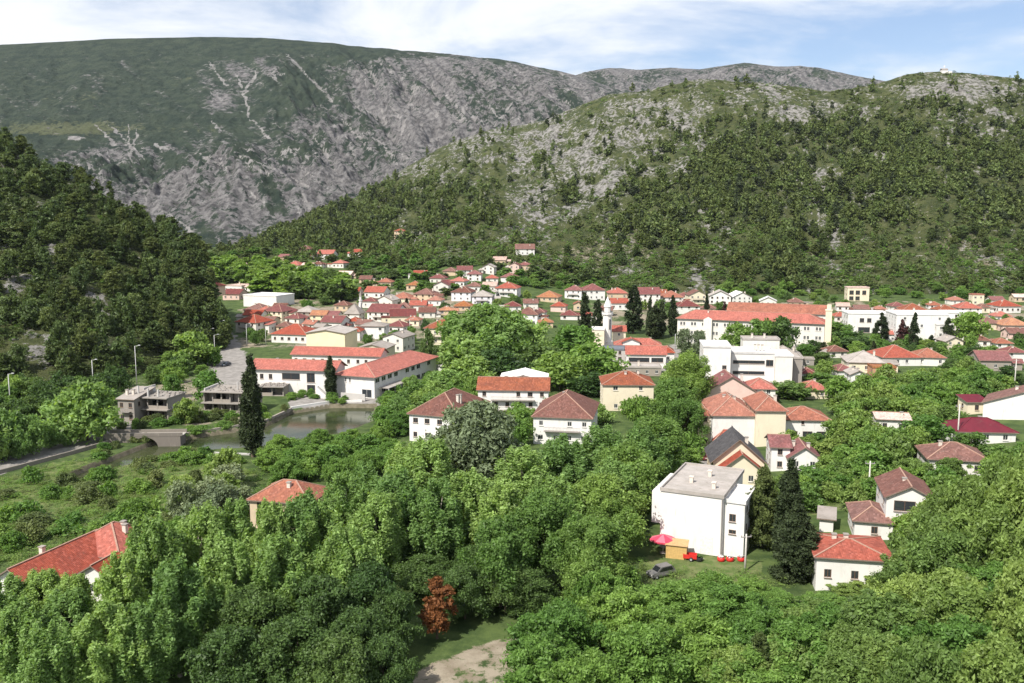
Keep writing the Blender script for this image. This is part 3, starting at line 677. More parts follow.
def roof_build(kind, w, D, rise, o, mat, parent, thick=0.2):
    b = MB(); x0, x1, y0, y1 = -w / 2 - o, w / 2 + o, -o, D + o
    ridges = []
    def slab(quads):
        """each quad: top polygon; adds underside and edges"""
        for q in quads:
            b.poly([(p[0], p[1], p[2] + thick * 0.55) for p in q], 0); b.poly([(p[0], p[1], p[2] - thick * 0.45) for p in reversed(q)], 1)
    def edge(loop):
        for p, q in zip(loop, loop[1:] + loop[:1]):
            b.poly([(p[0], p[1], p[2] - thick * 0.45), (q[0], q[1], q[2] - thick * 0.45), (q[0], q[1], q[2] + thick * 0.55), (p[0], p[1], p[2] + thick * 0.55)], 1)
    if kind == 'hip':
        if w >= D:
            sl = rise / (D / 2); e = -o * sl; r = D / 2 + o; A = (x0 + min(r, (x1 - x0) / 2), D / 2, rise); B = (x1 - min(r, (x1 - x0) / 2), D / 2, rise)
        else:
            sl = rise / (w / 2); e = -o * sl; r = w / 2 + o; A = (0, y0 + r, rise); B = (0, y1 - r, rise)
        a, bq, c, d = (x0, y0, e), (x1, y0, e), (x1, y1, e), (x0, y1, e)
        if w >= D: slab([[a, bq, B, A], [bq, c, B], [c, d, A, B], [d, a, A]]); hp = [(a, A), (d, A), (bq, B), (c, B), (A, B)]
        else: slab([[a, bq, A], [bq, c, B, A], [c, d, B], [d, a, A, B]]); hp = [(a, A), (bq, A), (c, B), (d, B), (A, B)]
        edge([a, bq, c, d]); ridges = hp
    elif kind in ('gablex', 'gabley'):
        if kind == 'gablex':
            sl = rise / (D / 2); e = -o * sl; A, B = (x0, D / 2, rise), (x1, D / 2, rise); a, bq, c, d = (x0, y0, e), (x1, y0, e), (x1, y1, e), (x0, y1, e)
            slab([[a, bq, B, A], [c, d, A, B]]); edge([a, bq, B, c, d, A]); ridges = [(A, B)]
        else:
            sl = rise / (w / 2); e = -o * sl; A, B = (0, y0, rise), (0, y1, rise); a, bq, c, d = (x0, y0, e), (x1, y0, e), (x1, y1, e), (x0, y1, e)
            slab([[bq, c, B, A], [d, a, A, B]]); edge([a, A, bq, c, B, d]); ridges = [(A, B)]
    elif kind == 'shed':
        a, bq, c, d = (x0, y0, 0), (x1, y0, 0), (x1, y1, rise), (x0, y1, rise); slab([[a, bq, c, d]]); edge([a, bq, c, d])
    else:  # flat, with a low upstand round the edge
        b.box(x0, x1, y0, y1, 0, 0.28, 0)
        for q in ((x0, x1, y0, y0 + .25), (x0, x1, y1 - .25, y1), (x0, x0 + .25, y0 + .25, y1 - .25), (x1 - .25, x1, y0 + .25, y1 - .25)): b.box(*q, 0.28, 0.62, 0, 'b')
    for p, q in ridges:
        up = Vector((0, 0, thick * 0.55 + 0.03)); b.beam(Vector(p) + up, Vector(q) + up, 0.24, 0.14, 2)
    rm = MATS['r_' + mat]
    return b.build('roof', [rm, TRIM, RIDGE if mat not in ('grey', 'slate', 'white', 'crimson', 'lead') else rm], parent)

def block(root, loc, yaw, w, D, h, roof, rc, wc, rise=None, floors=None, nwin=None, chim=1, over=0.5, near=False, win=(1.05, 1.25), sidewin=True, door=False, balcony=False, ops=None, frame=None, wins=True):
    """one volume of a building: wall with recessed windows, roof with chimneys; loc/yaw in the world"""
    rl = root.location; ry = root.rotation_euler.z
    dx, dy = loc[0] - rl.x, loc[1] - rl.y; c, s = math.cos(-ry), math.sin(-ry)
    off = Vector((dx * c - dy * s, dx * s + dy * c, loc[2] - rl.z)); dyaw = R(yaw) - ry
    M = Matrix.Translation(off) @ Matrix.Rotation(dyaw, 4, 'Z')
    wy = R(yaw); FOOT.append((loc[0] - math.sin(wy) * D / 2, loc[1] + math.cos(wy) * D / 2, max(w, D) * 0.5 + 1.0, w / 2, D / 2, wy))
    p0 = [proj(loc[0] + math.cos(wy) * k * w / 2, loc[1] + math.sin(wy) * k * w / 2, loc[2]) for k in (-1, 1)]; pe = proj(loc[0], loc[1], loc[2] + h)
    SCREEN.append((p0[0][0], p0[1][0], pe[1], p0[0][1], loc[1]))
    floors = floors or max(1, int(round(h / 3.0))); fh = h / floors
    if rise is None: rise = min(w, D) * 0.5 * (0.50 if roof == 'hip' else 0.48)
    if roof == 'shed' : rise = rise if rise is not None else 1.2
    n = nwin if nwin is not None else max(1, int(w / 3.2)); ns_ = max(1, int(D / 4.0))
    ww, wh = win; wh = min(wh, fh * 0.55)
    brown = brng.random() < 0.35 if frame is None else frame
    def grid(L, k):
        r = []
        for f in range(floors):
            for i in range(k):
                x = L * (i + 0.5) / k + brng.uniform(-.15, .15); z = fh * f + fh * 0.33
                if door and f == 0 and i == k // 2: continue
                if brng.random() < 0.08: continue
                w_ = ww * brng.choice([1, 1, 1.3])
                w_ = min(w_, L / k * 0.7); r.append((x - w_ / 2, x + w_ / 2, z, z + wh))
        return r
    fo = (ops if ops is not None else grid(w, n)) if wins else []; so = grid(D, ns_) if sidewin and wins else []; so2 = grid(D, ns_) if sidewin and wins else []
    dops = []
    if door:
        x = w * (n // 2 + 0.5) / n; dops = [(x - .55, x + .55, 0.02, 2.15)]
    b = MB(); V3 = Vector
    wall_face(b, V3((-w / 2, 0, 0)), V3((1, 0, 0)), w, h, fo + dops)
    wall_face(b, V3((w / 2, 0, 0)), V3((0, 1, 0)), D, h, so); wall_face(b, V3((w / 2, D, 0)), V3((-1, 0, 0)), w, h, []); wall_face(b, V3((-w / 2, D, 0)), V3((0, -1, 0)), D, h, so2)
    if roof == 'gablex':
        for x, f in ((-w / 2, 1), (w / 2, -1)):
            t = [(x, D, h), (x, 0, h), (x, D / 2, h + rise - 0.1)]; b.poly(t if f > 0 else t[::-1])
    elif roof == 'gabley':
        for y, f in ((0, 1), (D, -1)):
            t = [(-w / 2, y, h), (w / 2, y, h), (0, y, h + rise - 0.1)]; b.poly(t if f > 0 else t[::-1])
    elif roof == 'shed':
        b.poly([(-w / 2, D, h), (-w / 2, 0, h), (-w / 2, D, h + rise - .1)]); b.poly([(w / 2, 0, h), (w / 2, D, h), (w / 2, D, h + rise - .1)]); b.poly([(w / 2, D, h), (-w / 2, D, h), (-w / 2, D, h + rise - .1), (w / 2, D, h + rise - .1)])
    wo_ = b.build('wall', MATS['w_' + wc], root); wo_.matrix_local = M
    def put(ops_, o, ang):
        for a, c_, d, e in ops_:
            wm, pm = window_meshes(c_ - a, e - d, brown, near)
            u = V3((math.cos(ang), math.sin(ang), 0)); p = o + u * ((a + c_) / 2) + V3((0, 0, d))
            k = link('window', wm, root); k.matrix_local = M @ Matrix.Translation(p) @ Matrix.Rotation(ang, 4, 'Z')
            if pm: link('pane', pm, k)
    put(fo, V3((-w / 2, 0, 0)), 0); put(so, V3((w / 2, 0, 0)), math.pi / 2); put(so2, V3((-w / 2, D, 0)), -math.pi / 2)
    for a, c_, d, e in dops:
        q = MB(); q.box(a - w / 2 + .01, c_ - w / 2 - .01, 0.05, 0.11, d, e - .02); k = q.build('door', DOORM, root); k.matrix_local = M
    ro = roof_build(roof, w, D, rise, over if roof != 'flat' else 0.2, rc, root); ro.matrix_local = M @ Matrix.Translation((0, 0, h))
    for i in range(chim):
        cx = brng.uniform(-.32, .32) * w; cy = D * brng.uniform(.3, .62)
        ch = max(.9, rise * 0.42 + 0.65) if roof != 'flat' else 1.2
        q = MB(); s_ = 0.32; q.box(cx - s_, cx + s_, cy - s_, cy + s_, 0.0, ch + rise * 0.35); q.box(cx - s_ - .1, cx + s_ + .1, cy - s_ - .1, cy + s_ + .1, ch + rise * .35, ch + rise * .35 + .14, 1)
        q.build('chimney', [CHIM, CONC], ro)
    if balcony:
        for f in range(1, floors):
            z = fh * f; q = MB(); bw = w * 0.62
            q.box(-bw / 2, bw / 2, -1.2, -0.002, z - .14, z, 0)
            for i in range(int(bw / 0.35) + 1):
                x = -bw / 2 + .05 + i * 0.35
                if x < bw / 2: q.box(x - .025, x + .025, -1.18, -1.13, z, z + .95, 1)
            q.box(-bw / 2, bw / 2, -1.2, -1.1, z + .95, z + 1.02, 1)
            k = q.build('balcony', [CONC, RAIL], root); k.matrix_local = M
    return wo_, ro, M

LABELS = {}
def house(px, yb, wpx, hpx, roof, rc, wc, label, yaw=0, D=None, name='house', cat='house', group=None, wm=None, hm=None, blocks=(), **kw):
    x, y, z = at(px, yb)
    s = (y * CP - (z - CAMZ) * SP) / F
    w = wm or wpx * s; h = hm or hpx * s
    root = thing(name, (x, y, z), yaw, label, cat, group)
    if D is None: D = min(15, max(7.5, w * 1.02))
    kw.setdefault('near', y < 300)
    kw.setdefault('balcony', y < 600 and h > 5.2 and roof != 'flat' and brng.random() < 0.4)
    block(root, (x, y, z), yaw, w, D, max(2.4, h), roof, rc, wc, **kw)
    for (px2, yb2, w2, h2, roof2, rc2, wc2, k2) in blocks:
        x2, y2, z2 = at(px2, yb2); s2 = (y2 * CP - (z2 - CAMZ) * SP) / F
        k2 = dict(k2); yw = k2.pop('yaw', yaw); D2 = k2.pop('D', w2 * s2 * .85); k2.setdefault('near', y2 < 300)
        wm2 = k2.pop('wm', w2 * s2); hm2 = k2.pop('hm', h2 * s2)
        block(root, (x2, y2, z2), yw, wm2, D2, max(2.2, hm2), roof2, rc2, wc2, **k2)
    return root
# ------------------------------------------------------------------ the named buildings
# white block with the flat slab roof near the viewpoint
def white_block():
    x, y, z = at(690, 552); yaw = -25
    root = thing('commercial_building', (x, y, z), yaw, 'tall plain white block with grey flat roof behind the pink parasol', 'building')
    w, D, h = 10.5, 17.0, 10.0
    block(root, (x, y, z), yaw, w, D, h, 'flat', 'grey', 'white', chim=0, near=True, wins=False, over=.2)
    u = Vector((math.cos(R(yaw)), math.sin(R(yaw)), 0)); v = Vector((-u.y, u.x, 0)); base = Vector((x, y, z))
    p = base - u * (w / 2 + 0.8) + v * 0.4          # the upper floors jut out over the yard
    q = MB(); q.box(-w / 2 - 1.6, -w / 2 - .003, 0.25, 12, 4.2, 9.7); q.build('wall', MATS['w_white'], root)
    p = base + u * (w / 2 + 1.7) + v * 0.9
    block(root, tuple(p), yaw, 3.4, 9.0, 9.2, 'flat', 'white', 'white', chim=0, near=True, ops=[(0.9, 2.0, 6.0, 7.3), (0.9, 2.1, 3.9, 4.6)], sidewin=True, frame=True)
    q = MB(); q.tube([(w / 2 - .12, -.14, 0), (w / 2 - .12, -.14, 9.9)], .09, 8); q.build('drainpipe', RAIL, root)
    q = MB(); q.box(w / 2 - 3.6, w / 2 - 1.5, -.05, 0.02, 0, 3.2); q.build('door', plain('door_white', (.66, .65, .62)), root)
    for (cx, cy) in ((-1.5, 6), (2.8, 4.2), (.6, 11)):
        q = MB(); q.box(cx - .3, cx + .3, cy - .3, cy + .3, h + .28, h + 1.25); q.box(cx - .4, cx + .4, cy - .4, cy + .4, h + 1.25, h + 1.4); q.build('roof_vent', CHIM, root)
    q = MB()
    for k in range(9): q.box(-w / 2 + .3, w / 2 - .3, 1.4 + k * 1.7, 1.47 + k * 1.7, h + .281, h + .315)
    q.build('roof_seam', MATS['r_grey'], root)
white_block()

H = house
# near, on the right
H(853, 589, 72, 32, 'hip', 'red', 'white', 'wide house with shallow orange roof and two chimneys beside the tall dark conifer', -10, 10, rise=1.1, chim=2, floors=1)
H(908, 538, 44, 42, 'gabley', 'brown', 'white', 'white house with brown tiled wing and roofed upper terrace above the orange roofed house', -14, 11, rise=1.9, ops=[(1.2, 4.6, 4.6, 6.4), (1.0, 1.8, .8, 1.9), (5.2, 6.0, 2.4, 3.5)], frame=True, blocks=[(873, 540, 36, 20, 'hip', 'brown', 'white', dict(D=9, rise=1.5, chim=0))])
H(958, 476, 56, 17, 'hip', 'brown', 'white', 'white walled house with faded brown roof below the crimson metal roof', -12, 10, rise=2.2)
H(986, 444, 56, 13, 'hip', 'crimson', 'white', 'house with smooth crimson metal roof and one chimney', -5, 9, rise=2.0, floors=1)
H(1024, 420, 74, 14, 'gabley', 'brown', 'white', 'long plain white gable above the crimson metal roof', -34, 12, rise=3.6, wins=False)
H(977, 414, 20, 12, 'shed', 'crimson', 'cream', 'little outbuilding with red lean-to roof below the long white gable', 0, 5, chim=0, rise=.9)
H(893, 433, 31, 14, 'gablex', 'pale', 'white', 'small white house with pale flat-pitched roof alone in the green slope', -10, 7, rise=.9, floors=1, chim=1)
H(806, 439, 45, 20, 'hip', 'orange', 'white', 'white house over open garages with bright orange hipped roof', -4, 10, rise=2.1, chim=0, ops=[(1, 3.4, .1, 1.9), (4.6, 6.9, .1, 1.9), (8, 10.2, .1, 1.9), (4.2, 4.9, 3.6, 4.5)], frame=True)
H(733, 447, 42, 33, 'hip', 'orange', 'white', 'big cream block with weathered orange roofs behind the slate roofed house', -3, 17, rise=3.2, chim=3, nwin=0, ops=[], blocks=[(770, 446, 29, 37, 'hip', 'orange', 'cream', dict(D=14, rise=2.4, ops=[], chim=1)), (705, 446, 15, 32, 'hip', 'orange', 'cream', dict(D=9, rise=1.2, chim=0))])
H(731, 407, 52, 15, 'gabley', 'maroon', 'pink', 'wide pinkish gable with maroon roof between the white office and the cream block', -3, 12, rise=4.6, chim=2, floors=1)
H(761, 405, 27, 17, 'hip', 'red', 'offwhite', 'house with clean red roof beside the pinkish gable', -6, 9, rise=2.2, chim=0)
H(738, 482, 50, 22, 'gabley', 'slate', 'cream', 'house with black slate roof and orange edged front gable', -6, 11, rise=4.6, chim=1, floors=1, over=.7, blocks=[(741, 487, 40, 18, 'gabley', 'red', 'cream', dict(D=2.5, rise=3.3, chim=0, floors=1, over=.6))])
H(727, 450, 24, 10, 'hip', 'red', 'tan', 'small house with orange pyramid roof tucked behind the slate roof', -6, 6, rise=2.6, chim=0)
H(780, 471, 18, 25, 'gablex', 'maroon', 'white', 'narrow white house with two maroon roofs beside the slate roofed house', -8, 8, rise=1.6, chim=0, blocks=[(804, 472, 30, 15, 'gabley', 'maroon', 'white', dict(D=8, rise=2.2, chim=2))])
H(826, 532, 13, 12, 'shed', 'grey', 'white', 'tiny white shed with grey lean-to roof above the orange roofed house', -20, 4, chim=0, rise=.8, wins=False, name='garden_shed', cat='shed')
# centre
H(434, 443, 49, 29, 'hip', 'brown', 'white', 'white house with dark brown hipped roof by the river bend', -20, 20, wm=13.5, rise=4.2, chim=2)
H(513, 420, 70, 31, 'gablex', 'orange', 'white', 'white house with long orange roof between two brown hipped roofs', -4, 9, rise=2.6, chim=4, balcony=True)
H(523, 408, 46, 28, 'gabley', 'white', 'white', 'white hall with low pale curved roof behind the long orange roof', -4, 12, rise=1.6, chim=0, wins=False, name='hall', cat='hall')
H(562, 445, 58, 29, 'hip', 'brown', 'white', 'white house with large weathered brown hipped roof beside the leafy trees', -10, 19, rise=4.4, chim=1)
H(628, 411, 50, 27, 'hip', 'orange', 'cream', 'cream house with orange hipped roof below the modern red roofed hall', -2, 13, rise=2.8, chim=2, nwin=2)
H(638, 376, 46, 8, 'flat', 'grey', 'stone', 'row of low grey roofed sheds in front of the modern red roofed hall', -3, 8, chim=3)
H(440, 372, 20, 15, 'hip', 'brown', 'white', 'white house with brown hipped roof at the end of the long red roofed school', -25, 19, rise=3.4)
H(443, 345, 38, 17, 'hip', 'orange', 'cream', 'cream house with orange roof and balconies beside the big pale tree', -6, 13, rise=3.0, chim=2, balcony=True)
# barn-like and pale blocks
H(326, 358, 40, 25, 'gabley', 'grey', 'yellow', 'big pale yellow gable with grey low roof behind the school', -8, 16, rise=1.3, chim=0, wins=False, name='hall', cat='hall')
H(372, 360, 29, 12, 'gabley', 'grey', 'cream', 'low cream gable with grey slab roof behind the school', -10, 12, rise=1.4, chim=0, wins=False)
H(393, 352, 22, 15, 'gabley', 'grey', 'offwhite', 'cream house with grey brown roof right behind the low cream gable', -18, 12, rise=1.6)
H(372, 339, 25, 13, 'hip', 'grey', 'white', 'white box-like house with grey roof above the low cream gable', -6, 10, rise=1.4)
H(354, 341, 12, 10, 'hip', 'red', 'white', 'little house with red roof squeezed beside the yellow gable', -6, 8, rise=1.5, chim=0)

# ---- rows of town houses: px, base row, width, wall height, roof kind, roof, wall, label
ROWS = [
 (283, 332, 14, 6, 'hip', 'brown', 'tan', 'brown roofed house tucked directly behind the white arcaded house'),
 (308, 330, 13, 6, 'gablex', 'orange', 'offwhite', 'house with orange gable between the arcaded house and the yellow gable'),
 (263, 315, 14, 5, 'hip', 'red', 'offwhite', 'red hip squeezed under the corner of the big white hall'),
 (279, 312, 13, 5, 'gablex', 'brown', 'cream', 'cream house with brown roof before the grove edge'),
 (341, 311, 14, 6, 'hip', 'brown', 'tan', 'tan house with brown hip behind the small mosque'),
 (385, 315, 14, 6, 'hip', 'red', 'white', 'white house with red hip above the long maroon roof'),
 (362, 331, 15, 7, 'gablex', 'brown', 'offwhite', 'brown roofed house under the thin minaret'),
 (395, 333, 18, 7, 'hip', 'maroon', 'white', 'white house with maroon hip above the grey brown roof'),
 (412, 326, 14, 6, 'hip', 'orange', 'cream', 'cream house with orange hip beside the lamp post'),
 (418, 311, 16, 6, 'gablex', 'red', 'offwhite', 'red roofed house between the orange roof and the tan house'),
 (434, 306, 14, 6, 'hip', 'orange', 'white', 'white house with orange hip below the steep gable house'),
 (448, 288, 12, 5, 'gablex', 'maroon', 'offwhite', 'small maroon gable between the pale and the red house of the stepped group'),
 (473, 292, 14, 6, 'hip', 'brown', 'white', 'white house with brown hip above the grey roofed lilac house'),
 (492, 283, 12, 5, 'hip', 'red', 'offwhite', 'small red hip in the middle of the upper stepped group'),
 (420, 279, 13, 5, 'gablex', 'red', 'white', 'white house with red gable at the western tip of the stepped group'),
 (384, 287, 14, 5, 'hip', 'orange', 'tan', 'orange hip standing over the grove beside the bushes'),
 (365, 283, 12, 4, 'gablex', 'brown', 'tan', 'low brown roof in the bushes above the grove'),
 (338, 268, 12, 5, 'hip', 'red', 'offwhite', 'far house with red hip under the wooded ridge'),
 (282, 261, 11, 4, 'gablex', 'maroon', 'tan', 'far maroon gable next to the mouth of the gorge'),
 (265, 268, 11, 4, 'hip', 'rust', 'tan', 'far rusty roof beyond the white hall'),
 (317, 268, 10, 4, 'hip', 'brown', 'white', 'far white cottage with brown hip in the clearing'),
 (513, 312, 16, 6, 'hip', 'maroon', 'white', 'white house with maroon hip behind the crown of the huge pale tree'),
 (531, 309, 14, 6, 'gablex', 'brown', 'offwhite', 'pale house with brown gable below the scrub slope'),
 (586, 321, 13, 6, 'hip', 'red', 'offwhite', 'red hip between the two western cypresses'),
 (605, 316, 14, 6, 'gablex', 'brown', 'white', 'white house with brown gable behind the minaret tip'),
 (636, 302, 12, 6, 'hip', 'brown', 'cream', 'cream house with brown hip at the crown of the big cypress'),
 (660, 298, 13, 5, 'gablex', 'orange', 'offwhite', 'orange gable in the upper hillfoot row'),
 (684, 301, 13, 5, 'hip', 'maroon', 'white', 'white house with maroon hip in the upper hillfoot row'),
 (708, 313, 14, 5, 'hip', 'brown', 'tan', 'brown hip between the chalet-like gable and the long school'),
 (842, 322, 14, 6, 'hip', 'red', 'offwhite', 'red hip right behind the leafy tree by the school pillar'),
 (862, 314, 14, 5, 'gablex', 'brown', 'white', 'white house with brown gable above the white block with garage'),
 (899, 311, 14, 5, 'hip', 'maroon', 'offwhite', 'maroon hip behind the joint of the two white blocks'),
 (958, 305, 13, 5, 'hip', 'orange', 'offwhite', 'orange hip on the bank beside the open framed house'),
 (998, 305, 13, 5, 'gablex', 'maroon', 'white', 'maroon gable on the upper bank at the eastern edge'),
 (1003, 322, 16, 6, 'hip', 'red', 'offwhite', 'red hip in the packed eastern edge of town'),
 (975, 326, 15, 6, 'hip', 'maroon', 'white', 'white house with maroon hip between garden and faded brown roof'),
 (980, 347, 18, 7, 'hip', 'brown', 'offwhite', 'brown hipped house above the stone walled house'),
 (1004, 349, 16, 6, 'hip', 'orange', 'white', 'white house with orange hip above the stone walled house'),
 (838, 358, 18, 7, 'hip', 'brown', 'offwhite', 'brown hipped house left of the wide grey hipped roof'),
 (846, 378, 16, 8, 'hip', 'maroon', 'white', 'white house with maroon hip beside the tall narrow gable'),
 (382, 322, 32, 10, 'gablex', 'maroon', 'offwhite', 'long house with maroon roof below the small minaret'),
 (403, 324, 25, 8, 'gablex', 'maroon', 'cream', 'cream house with maroon roof next to the thin dark cypresses'),
 (384, 307, 18, 7, 'gabley', 'grey', 'offwhite', 'grey roofed gable house just above the long maroon roof'),
 (369, 308, 13, 7, 'hip', 'maroon', 'offwhite', 'small maroon roofed house touching the small minaret'),
 (400, 304, 20, 6, 'hip', 'orange', 'cream', 'house with broad orange roof above the thin dark cypresses'),
 (402, 313, 16, 6, 'hip', 'brown', 'cream', 'brown roofed house right under the broad orange roof'),
 (374, 298, 20, 6, 'gablex', 'red', 'white', 'red roofed house at the upper edge behind the small minaret'),
 (352, 296, 14, 5, 'gablex', 'red', 'pink', 'pinkish house with red roof at the edge of the dark grove'),
 (423, 302, 20, 8, 'hip', 'brown', 'tan', 'tan house with brown roof west of the stepped houses'),
 (441, 295, 15, 10, 'gabley', 'maroon', 'offwhite', 'steep gable house with maroon roof low in the stepped group'),
 (437, 284, 15, 6, 'hip', 'maroon', 'offwhite', 'pale house with maroon roof above the steep gable house'),
 (461, 301, 20, 9, 'hip', 'brown', 'lilac', 'pale lilac house with brown hipped roof in the stepped group'),
 (457, 287, 15, 6, 'hip', 'red', 'white', 'house with bright red roof mid-way up the stepped group'),
 (465, 277, 15, 7, 'gablex', 'maroon', 'white', 'white house with straight maroon roof high in the stepped group'),
 (449, 276, 13, 5, 'hip', 'brown', 'tan', 'tan house with brown roof beside the straight maroon roof'),
 (474, 281, 14, 7, 'hip', 'maroon', 'white', 'white house with maroon hip next to the leafy bank of the stepped group'),
 (482, 305, 20, 9, 'hip', 'grey', 'lilac', 'pale lilac house with grey roof lowest of the stepped group'),
 (506, 297, 22, 9, 'hip', 'red', 'white', 'white cube house with red roof at the eastern end of the stepped group'),
 (508, 283, 15, 6, 'hip', 'maroon', 'white', 'white house with maroon roof just above the white cube house'),
 (514, 274, 10, 9, 'gabley', 'maroon', 'pink', 'pink gable house near the top of the stepped group'),
 (524, 271, 12, 6, 'hip', 'maroon', 'tan', 'low house with maroon roof attached beside the pink gable'),
 (525, 255, 19, 6, 'gablex', 'brown', 'white', 'white house standing alone highest on the scrubby slope'),
 (499, 265, 13, 5, 'gablex', 'pale', 'tan', 'tan house with pale roof below the highest white house'),
 (488, 274, 12, 7, 'gabley', 'grey', 'offwhite', 'narrow pale house with grey roof between terraces'),
 (489, 292, 14, 6, 'gablex', 'pale', 'offwhite', 'low house with pale roof beside the white cube house'),
 (463, 311, 18, 5, 'hip', 'rust', 'tan', 'low house with rusty orange roof under the lilac house'),
 (446, 315, 14, 5, 'hip', 'rust', 'tan', 'small rusty roofed house above the cream house with balconies'),
 (526, 325, 23, 11, 'hip', 'brown', 'white', 'two storey white house with brown roof behind the big pale tree'),
 (546, 328, 14, 6, 'hip', 'rust', 'tan', 'low house with orange rust roof beside the two storey white house'),
 (547, 302, 22, 5, 'hip', 'rust', 'tan', 'house with flaming orange roof at the foot of the scrub slope'),
 (558, 312, 15, 6, 'hip', 'red', 'pink', 'house with stacked red roofs below the flaming orange roof'),
 (569, 320, 17, 5, 'hip', 'maroon', 'white', 'small white house with maroon hip beside the round green trees'),
 (578, 311, 9, 7, 'gabley', 'orange', 'tan', 'narrow tan gable beside the dark conifer'),
 (573, 299, 17, 9, 'hip', 'maroon', 'white', 'white house with balcony at the western end of the hillfoot row'),
 (594, 300, 22, 10, 'hip', 'maroon', 'white', 'white house with pointed maroon roof in the hillfoot row'),
 (618, 299, 19, 6, 'hip', 'red', 'tan', 'house with low red roof above the tall white minaret'),
 (620, 310, 17, 7, 'gablex', 'red', 'white', 'white house with red roof directly behind the tall white minaret'),
 (648, 307, 24, 13, 'gablex', 'maroon', 'white', 'tall white house with maroon roof behind the row of cypresses'),
 (672, 306, 22, 9, 'hip', 'orange', 'white', 'white house with orange roof above the cypress row'),
 (689, 314, 22, 8, 'hip', 'maroon', 'white', 'maroon roofed house at the corner of the long school'),
 (698, 304, 18, 9, 'gabley', 'brown', 'cream', 'cream chalet-like gable with balcony above the long school'),
 (720, 304, 21, 8, 'gabley', 'grey', 'white', 'white gable house with grey roof edge above the long school'),
 (742, 304, 20, 7, 'gabley', 'white', 'white', 'all white low gable house above the long school'),
 (768, 306, 16, 5, 'gabley', 'white', 'offwhite', 'small pale gable peeping over the long school roof'),
 (796, 307, 14, 5, 'hip', 'brown', 'tan', 'little brown roof peeping over the eastern school roof'),
 (892, 343, 12, 9, 'hip', 'red', 'white', 'little white house with red roof between the two white flat blocks'),
 (915, 316, 23, 6, 'hip', 'orange', 'white', 'orange roofed house behind the big white flat block'),
 (881, 314, 11, 5, 'hip', 'orange', 'tan', 'small orange roof behind the white block with garage'),
 (948, 318, 18, 8, 'hip', 'orange', 'white', 'white house with orange roof at the edge of the leafy garden'),
 (970, 316, 22, 8, 'hip', 'red', 'white', 'white house with bright red hipped roof over the leafy garden'),
 (985, 313, 10, 6, 'hip', 'brown', 'cream', 'small cream house with brown roof beside the bright red hip'),
 (1010, 313, 22, 7, 'hip', 'red', 'white', 'white house with red roof at the far eastern edge of town'),
 (991, 330, 20, 7, 'hip', 'brown', 'cream', 'cream house with faded brown roof east of the leafy garden'),
 (1016, 332, 26, 7, 'hip', 'rust', 'pink', 'pink house with speckled orange roof at the eastern edge'),
 (1018, 339, 17, 6, 'gablex', 'brown', 'pink', 'pink balcony house under the speckled orange roof'),
 (966, 340, 22, 8, 'gablex', 'grey', 'offwhite', 'grey roofed house below the leafy garden'),
 (954, 352, 18, 11, 'gabley', 'grey', 'cream', 'cream gable house with grey roof beside the dark tree'),
 (995, 371, 30, 11, 'gablex', 'maroon', 'stone', 'stone walled house with long maroon roof and dark openings'),
 (1016, 364, 18, 12, 'hip', 'maroon', 'white', 'white house with maroon hip next to the stone walled house'),
 (1020, 302, 11, 5, 'gablex', 'pale', 'tan', 'small pale roofed hut on the bank at the eastern edge'),
 (866, 373, 35, 11, 'hip', 'grey', 'cream', 'cream house with wide grey hipped roof among gardens'),
 (902, 366, 38, 9, 'hip', 'red', 'white', 'long low house with joined bright red roofs'),
 (930, 366, 28, 9, 'hip', 'orange', 'offwhite', 'house with orange roof joined to the long bright red roofs'),
 (858, 391, 15, 17, 'gabley', 'grey', 'white', 'tall narrow white gable above the green slope'),
 (808, 382, 14, 9, 'hip', 'maroon', 'white', 'tiny white cottage with maroon roof beside the office building'),
 (815, 399, 26, 10, 'hip', 'red', 'cream', 'cream house with red roof behind the flowering tree'),
 (784, 366, 36, 9, 'hip', 'grey', 'concrete', 'derelict grey roofed house between office and long school'),
 (233, 292, 21, 6, 'flat', 'pale', 'white', 'long white house with pale roof behind the big white hall'),
 (231, 300, 18, 6, 'gablex', 'maroon', 'pink', 'maroon roofed house left of the big white hall'),
 (254, 314, 22, 4, 'hip', 'brown', 'tan', 'low house with domed brown roof before the big white hall'),
 (246, 333, 26, 11, 'hip', 'red', 'offwhite', 'house with deep red roof at the top of the street'),
 (252, 322, 18, 7, 'gablex', 'red', 'offwhite', 'house with red gable behind the deep red roof'),
 (272, 320, 24, 9, 'hip', 'maroon', 'cream', 'cream house with maroon hipped roof near the white hall'),
 (268, 328, 12, 8, 'gablex', 'brown', 'tan', 'little tan house below the maroon hipped roof'),
 (304, 316, 20, 4, 'hip', 'grey', 'stone', 'low house with grey hipped roof at the edge of the grove'),
 (292, 324, 17, 6, 'hip', 'maroon', 'offwhite', 'maroon roof stacked behind the wide red roof'),
 (289, 343, 38, 9, 'hip', 'red', 'white', 'white arcaded house with wide red roof beside the lawn'),
 (318, 320, 16, 5, 'gablex', 'rust', 'yellow', 'yellow house with rusty roof near the grove'),
 (331, 320, 14, 5, 'gablex', 'maroon', 'offwhite', 'small maroon roof next to the yellow house'),
 (331, 330, 22, 8, 'gablex', 'maroon', 'white', 'white house with maroon roof behind the pale yellow gable'),
 (353, 328, 12, 7, 'hip', 'red', 'white', 'square red roofed house before the small mosque'),
 (292, 271, 15, 6, 'hip', 'red', 'offwhite', 'far house with red roof above the dark grove'),
 (306, 272, 12, 6, 'gablex', 'pale', 'white', 'far pale house beside the red roof above the grove'),
 (303, 253, 14, 4, 'hip', 'brown', 'tan', 'highest brown roof at the mouth of the gorge'),
 (325, 260, 16, 6, 'gablex', 'red', 'white', 'far white house with red roof below the gorge'),
 (357, 259, 11, 7, 'gablex', 'red', 'white', 'far white house alone at the edge of the wooded ridge'),
